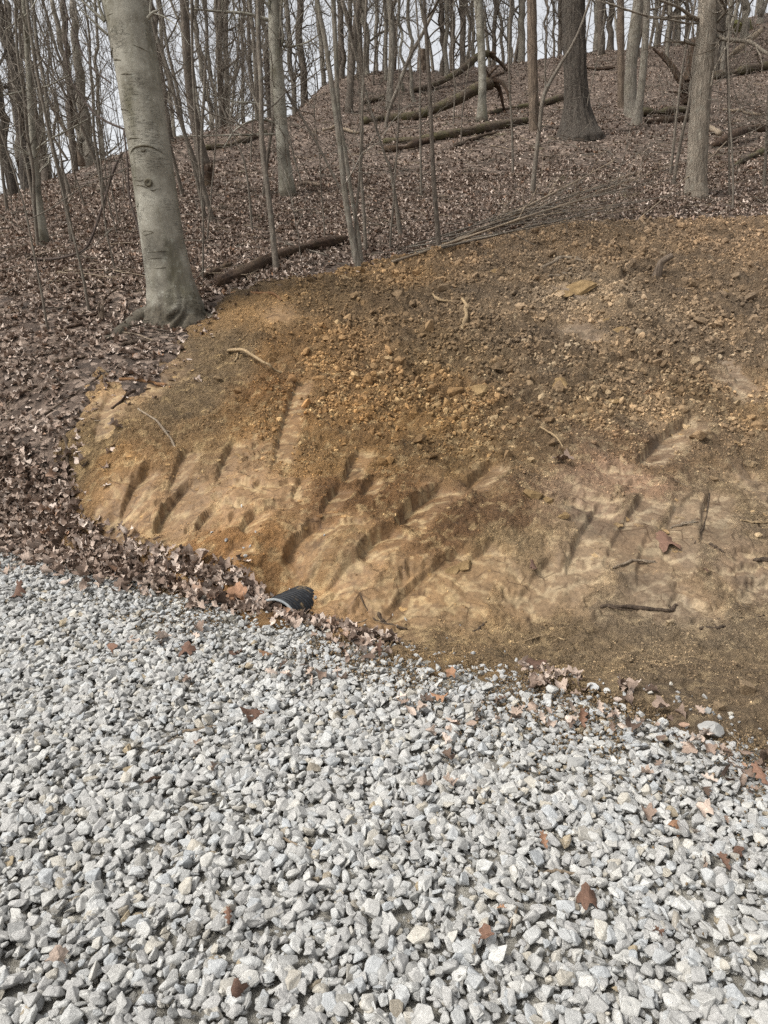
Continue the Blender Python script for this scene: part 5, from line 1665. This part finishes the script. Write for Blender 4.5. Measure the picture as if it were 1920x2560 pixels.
# ------------------------------------------------------------------ sticks and roots on the bank, ditch and road
def Z6(x, y): return (160 + x * .3617, 800 + y * .3617)
for lb, pp, w, mt in (
        ('thin stick angled down the left part of the bank', [(346, 1030), (391, 1071), (428, 1107), (449, 1154)], (5, 6, 5, 4), 'stick'),
        ('broken branch with orange scraped bark on left bank top', [(301, 954), (362, 959), (413, 966), (424, 977)], (9, 11, 9, 5), 'root_orange'),
        ('dark stick in the leaves above the left bank', [(136, 909), (180, 902), (231, 893)], (9, 10, 8), 'stick_dark'),
        ('thin stick in the leaves below the surface root', [(308, 836), (341, 842), (384, 854)], (5, 5, 4), 'stick'),
        ('short thick bark piece below the surface root', [(305, 868), (340, 858), (377, 854)], (11, 12, 9), 'stick_dark'),
        ('flat dark wood splinter on the tan clay at left', [(279, 1024), (319, 1003), (337, 983)], (7, 12, 7), 'rotten'),
        ('short upright stick with orange tip by the left leaves', [(165, 1103), (168, 1149), (172, 1181)], (8, 9, 8), 'stick_dark'),
        ('orange barked root lying on the soil right of the beech', [(561, 735), (637, 744), (683, 747), (703, 761)], (9, 9, 8, 4), 'root_orange'),
        ('short pale stick at the top soil edge below the clump', [(839, 700), (858, 704), (880, 709)], (8, 8, 6), 'root_pale'),
        ('thin root curling across the upper soil', [(1079, 737), (1090, 755), (1128, 763), (1191, 769)], (5, 6, 5, 3), 'root_pale'),
        ('pale split root standing in the upper soil', [(1160, 769), (1166, 797), (1154, 841)], (9, 14, 7), 'root_pale'),
        ('grey weathered wood slab in the upper soil', [(1359, 682), (1406, 662), (1469, 665)], (10, 12, 8), 'stick'),
        ('grey stick under the weathered wood slab', [(1370, 706), (1400, 695), (1425, 684)], (7, 8, 6), 'stick'),
        ('thin bent root in the middle of the bank', [(1348, 1084), (1388, 1113), (1414, 1142)], (4, 4, 3), 'root_pale'),
        ('small orange wood chip at mid right of the bank', [(1602, 995), (1617, 985), (1632, 978)], (7, 9, 5), 'root_orange'),
        ('dark stick at the upper right edge of the soil', [(1834, 584), (1870, 582), (1909, 576)], (6, 8, 7), 'stick_dark'),
        ('dark thick stick lying flat in the ditch mud', [(1500, 1531), (1557, 1534), (1635, 1535), (1676, 1531), (1690, 1512)], (10, 13, 13, 11, 6), 'stick_dark'),
        ('dark straight stick at the right side of the ditch', [(1748, 1589), (1807, 1579), (1908, 1551)], (9, 7, 4), 'stick_dark'),
        ('rough twig lying on the clay above the ditch', [(1528, 1426), (1582, 1410), (1638, 1407)], (4, 8, 6), 'stick'),
        ('black stick cut off by the right edge', [(1886, 1410), (1905, 1405), (1940, 1398)], (11, 12, 10), 'stick_dark'),
        ('long thin root hanging down the right clay face', [(1773, 1231), (1763, 1300), (1735, 1366)], (4, 5, 5), 'stick_dark'),
        ('short twig left of the hanging root', [(1676, 1319), (1705, 1311), (1745, 1311)], (5, 6, 5), 'stick'),
        ('pale twig right of the hanging root', [(1848, 1319), (1885, 1320), (1930, 1322)], (4, 5, 4), 'root_pale'),
        ('short dark stub below the hanging root', [(1773, 1366), (1790, 1378), (1807, 1391)], (6, 8, 8), 'stick_dark'),
        ('dark forked twig right of the culvert pipe', [(901, 1494), (911, 1516), (938, 1545), (969, 1564), (1015, 1583)], (3, 4, 5, 6, 6), 'stick_dark'),
        ('short dark twig across the forked twig', [(945, 1540), (962, 1552), (980, 1566)], (6, 8, 6), 'stick_dark'),
        ('hair thin twig between pipe and forked twig', [(880, 1574), (903, 1560), (925, 1542)], (3, 3, 2), 'stick'),
        ('pale thin twig on the ditch floor', [(1307, 1620), (1365, 1602), (1411, 1617)], (4, 4, 3), 'root_pale'),
        ('stubby twig at the foot of the centre bank', [(1186, 1588), (1200, 1575), (1215, 1562)], (6, 6, 4), 'stick_dark'),
        ('thin stick in the leaves at the right road edge', [(1816, 1825), (1835, 1842), (1851, 1860)], (5, 5, 4), 'stick'),
        ('grey stick lying on the gravel left of centre', [(457, 1831), (500, 1824), (547, 1817)], (7, 9, 7), 'stick'),
        ('thin dark twig pointing at the grey gravel stick', [(382, 1894), (410, 1866), (446, 1837)], (5, 5, 3), 'stick'),
        ('knobbly stick on the foreground gravel at right', [(1348, 2186), (1388, 2177), (1423, 2184), (1492, 2198)], (6, 8, 8, 9), 'stick'),
        ('thin stick on the gravel right of centre', [(983, 2102), (1020, 2101), (1064, 2103)], (5, 5, 4), 'stick'),
        ('short upright twig in the foreground gravel', [(1272, 2334), (1284, 2297), (1296, 2259)], (6, 6, 5), 'stick'),
        ('brown stick on the foreground gravel left of centre', [(700, 2094), (745, 2112), (787, 2126)], (7, 7, 5), 'stick'),
        ('hair thin twig on gravel at left edge', [(46, 2131), (80, 2105), (113, 2079)], (3, 3, 2), 'stick_dark'),
        ('thin twig standing between foreground stones left of centre', [(463, 2062), (480, 2100), (492, 2143)], (4, 4, 4), 'stick'),
        ('dark bark flake on the gravel at left', [(359, 1964), (382, 1952), (405, 1943)], (6, 11, 6), 'rotten'),
        ('long dark branch in the leaves left of the beech foot', [(231, 775), (289, 723), (365, 686)], (6, 7, 6), 'stick_dark'),
        ('long thin stick slanting across the leaf drift at left', [(100, 1050), (180, 995), (262, 935)], (5, 5, 4), 'stick_dark'),
        ('thin stick lying from leaf drift onto the clay', [(130, 1215), (180, 1240), (230, 1262)], (4, 4, 3), 'stick'),
        ('stick on the leaves right of the surface root', [(438, 828), (460, 800), (484, 778)], (4, 5, 4), 'stick'),
        ('dark log piece lying left of the orange stub', [(170, 805), (210, 797), (262, 786)], (10, 12, 10), 'rotten'),
        ('dark branch lying under the log piece at left', [(165, 824), (200, 816), (242, 806)], (8, 10, 7), 'rotten')):
    lying('stick', lb, pp, w, mt, 'stick', .55, 8, .22, 'loose sticks and roots', seed=len(lb))
lying('root', 'pale bowed root arching out of a hole in the bank', [(572, 887), (608, 876), (659, 905), (695, 928), (739, 948)], (8, 7, 7, 6, 3), 'root_pale', 'root', .8, 9, .15, up=(0, .07, .06, .03, 0), children=(('root_fork', [(596, 884), (593, 902), (587, 921)], (5, 4), 'root_pale'),))
# broken root standing up out of the soil
b = hit(1640, 700)
e = empty('root', b)
m = MB(); m.tube(smooth_path([at_y(a, c, b[1]) - b for a, c in ((1637, 706), (1646, 672), (1654, 655), (1680, 638))], 20), np.interp(np.linspace(0, 1, 20), [0, .5, 1], [.055, .04, .035]), 12, .35, furrow=.12)
obj('stub', m.mesh('stub', M['dead']), e)
m = MB()
for k in range(14):
    az = random.uniform(0, 6.28)
    twig(m, (0, 0, .02), (math.cos(az), math.sin(az), random.uniform(-.1, .5)), random.uniform(.08, .2), .005, 0, np.random.default_rng(k), -.05, 3)
obj('rootlets', m.mesh('rootlets', M['dead']), e)
tag(e, 'reddish broken root standing up out of the upper soil', 'root')

# ------------------------------------------------------------------ slabs of rock and hard clay on the bank, big stones by the road
for k, (lb, px_, py_, wpx, h, tilt, mt) in enumerate((
        ('flat brown slab tilted in the middle of the bank', 1397, 972, 74, .55, .5, 'sandstone'), ('dark clay block left of the tilted slab', 1185, 990, 70, .5, .3, 'sandstone'), ('pale broad slab in the upper bank', 1440, 735, 105, .25, .2, 'sandstone'),
        ('pale slab edge below the broad slab', 1400, 752, 70, .25, .1, 'sandstone'), ('pale rock right of the smooth scrape in the upper bank', 1512, 815, 55, .4, .3, 'sandstone'), ('brown flat rock beside the pale rock', 1550, 838, 55, .35, .2, 'sandstone'),
        ('cream lump standing at the foot of the dark soil', 1160, 1408, 52, .7, .3, 'sandstone'), ('long brown lump left of the cream lump', 1130, 1420, 40, .6, .5, 'sandstone'), ('small white rock at the edge of the tan clay', 1408, 1303, 32, .5, .2, 'sandstone'),
        ('rough round clod above the dark soil', 1330, 1250, 60, .8, .2, 'sandstone'), ('second round clod right of the rough one', 1372, 1258, 44, .8, .3, 'sandstone'), ('pale lump on the upper right bank', 1812, 750, 38, .5, .2, 'sandstone'), ('pale pebble slab in the right half of the bank', 1700, 785, 34, .5, .3, 'sandstone'),
        ('tan lump near the right root', 1530, 1015, 40, .5, .3, 'sandstone'), ('small pale lump in the upper middle bank', 1240, 690, 34, .5, .3, 'sandstone'))):
    p = hit(px_, py_); d = p[1] / ray(px_, py_)[1]; s = wpx * d / FPX
    m = rock_mesh('rock', 800 + k, (s, s * .7, s * h * .6), 7, M[mt], .02, 2)
    p[2] = ground(p) + s * h * .02
    o = obj('rock', m, None, p); o.rotation_euler = (.45 + tilt * .3, -tilt * .6, k * 1.3 % 1.2 - .4)
    tag(o, lb, 'rock', 'loose rocks on the bank')
for k, (lb, px_, py_, wpx, h) in enumerate((('large pale stone at the right road edge', 1776, 1832, 62, .7), ('white square stone below the large pale one', 1775, 1864, 36, .8), ('round flat white stone at the edge of the mud', 1519, 1733, 30, .5), ('grey stone left of the round flat one', 1484, 1726, 34, .8),
                                            ('white wedge stone at the gravel edge', 1382, 1734, 36, .8), ('long white stone amid the right shoulder fines', 1440, 1915, 52, .5))):
    p = hit(px_, py_); d = p[1] / ray(px_, py_)[1]; s = wpx * d / FPX
    m = rock_mesh('rock', 850 + k, (s, s * .75, s * h), 9, M['stone'])
    p[2] = ground(p) + s * h * .3
    o = obj('rock', m, None, p); o.rotation_euler = (.2, .1, k * .7)
    tag(o, lb, 'rock', 'larger stones along the road edge')

# ------------------------------------------------------------------ single leaves one can point at
def G5(x, y): return (x * .5787, 1200 + y * .5787)
def G6(x, y): return (960 + x * .5787, 1200 + y * .5787)
def G8(x, y): return (960 + x * .5787, 1900 + y * .5787)
def G7(x, y): return (x * .5787, 1900 + y * .5787)
for k, (lb, p_, wpx, tilt) in enumerate((
        ('dark curled leaf alone on gravel at far left', G5(70, 510), 62, .2), ('upright russet leaf beside the leaf drift left of the pipe', G5(1030, 525), 48, 1.1), ('flat tan leaf on the gravel below the drift', G5(1020, 775), 46, .2), ('brown leaf left of the flat tan leaf', G5(805, 755), 42, .3),
        ('brown leaf right of the flat tan leaf', G5(1155, 770), 40, .5), ('dark leaf on gravel in the left middle', G5(480, 728), 36, .2), ('upright dark red leaf at the foot of the ditch', G5(1640, 765), 40, 1.2), ('curled leaf on gravel in the centre left', G5(1090, 1022), 54, .2),
        ('orange brown flat leaf on the gravel right of centre', G6(235, 955), 48, .15), ('small upright tan leaf above the orange one', G6(290, 855), 26, .9), ('russet leaf standing in the right shoulder stones', G6(855, 1072), 46, .9), ('long tan leaf at the gravel edge by the mud', G6(640, 832), 60, .2),
        ('big tan leaf at the far right edge', G8(1625, 95), 60, .4), ('yellow brown oak leaf on foreground gravel at right', G8(1260, 285), 44, .3), ('small russet leaf between foreground stones at centre', G8(500, 675), 26, .5), ('folded brown leaf between foreground stones right of centre', G8(880, 632), 54, .5),
        ('pinkish leaf wedged in the foreground right', G8(1185, 780), 44, .6), ('dark crumpled leaf in the foreground below the russet one', G8(430, 800), 44, .7), ('curled dark leaf above the knobbly stick', G8(690, 388), 40, .5), ('pale brown leaf at the bottom left gravel', G7(255, 905), 52, .6),
        ('thin upright brown leaf at the bottom left of centre', G7(990, 712), 40, 1.0), ('narrow brown leaf at the bottom edge left of centre', G7(1010, 1045), 44, 1.0), ('grey purple leaf on the dug middle bank', (1395, 1170), 44, .2), ('second grey purple leaf touching the first', (1412, 1172), 34, .4),
        ('purple brown leaf lying on the ditch clay', (1335, 1435), 36, .2), ('pale curled leaf stuck on the left bank clay', (288, 1088), 30, .5), ('grey leaf on the upper left bank', (532, 1043), 24, .4), ('long dark leaf heap on the right clay', (1665, 1362), 64, .3), ('pinkish leaf on the right clay', (1765, 1445), 36, .4),
        ('rust leaf at the right edge of the gravel', G8(1520, 405), 26, .3), ('brown leaf in the gravel far right below', G8(1470, 470), 44, .4))):
    p = hit(*p_); d = p[1] / ray(*p_)[1]; s = wpx * d / FPX * 1.05
    p[2] = ground(p) + .022 + .25 * s * math.sin(tilt)
    o = obj('fallen_leaf', (russet_me if 'grey' not in lb and 'pale' not in lb else leaf_me)[(0, 1, 3, 4, 5, 6, 8, 9)[k % 8]], None, p)
    o.rotation_euler = (tilt, .15 * (k % 3 - 1), (k * 2.1) % 6.28 if tilt < .8 else (k % 3 - 1) * .4); o.scale = (s, s, s)
    tag(o, lb, 'leaf', 'single fallen leaves')
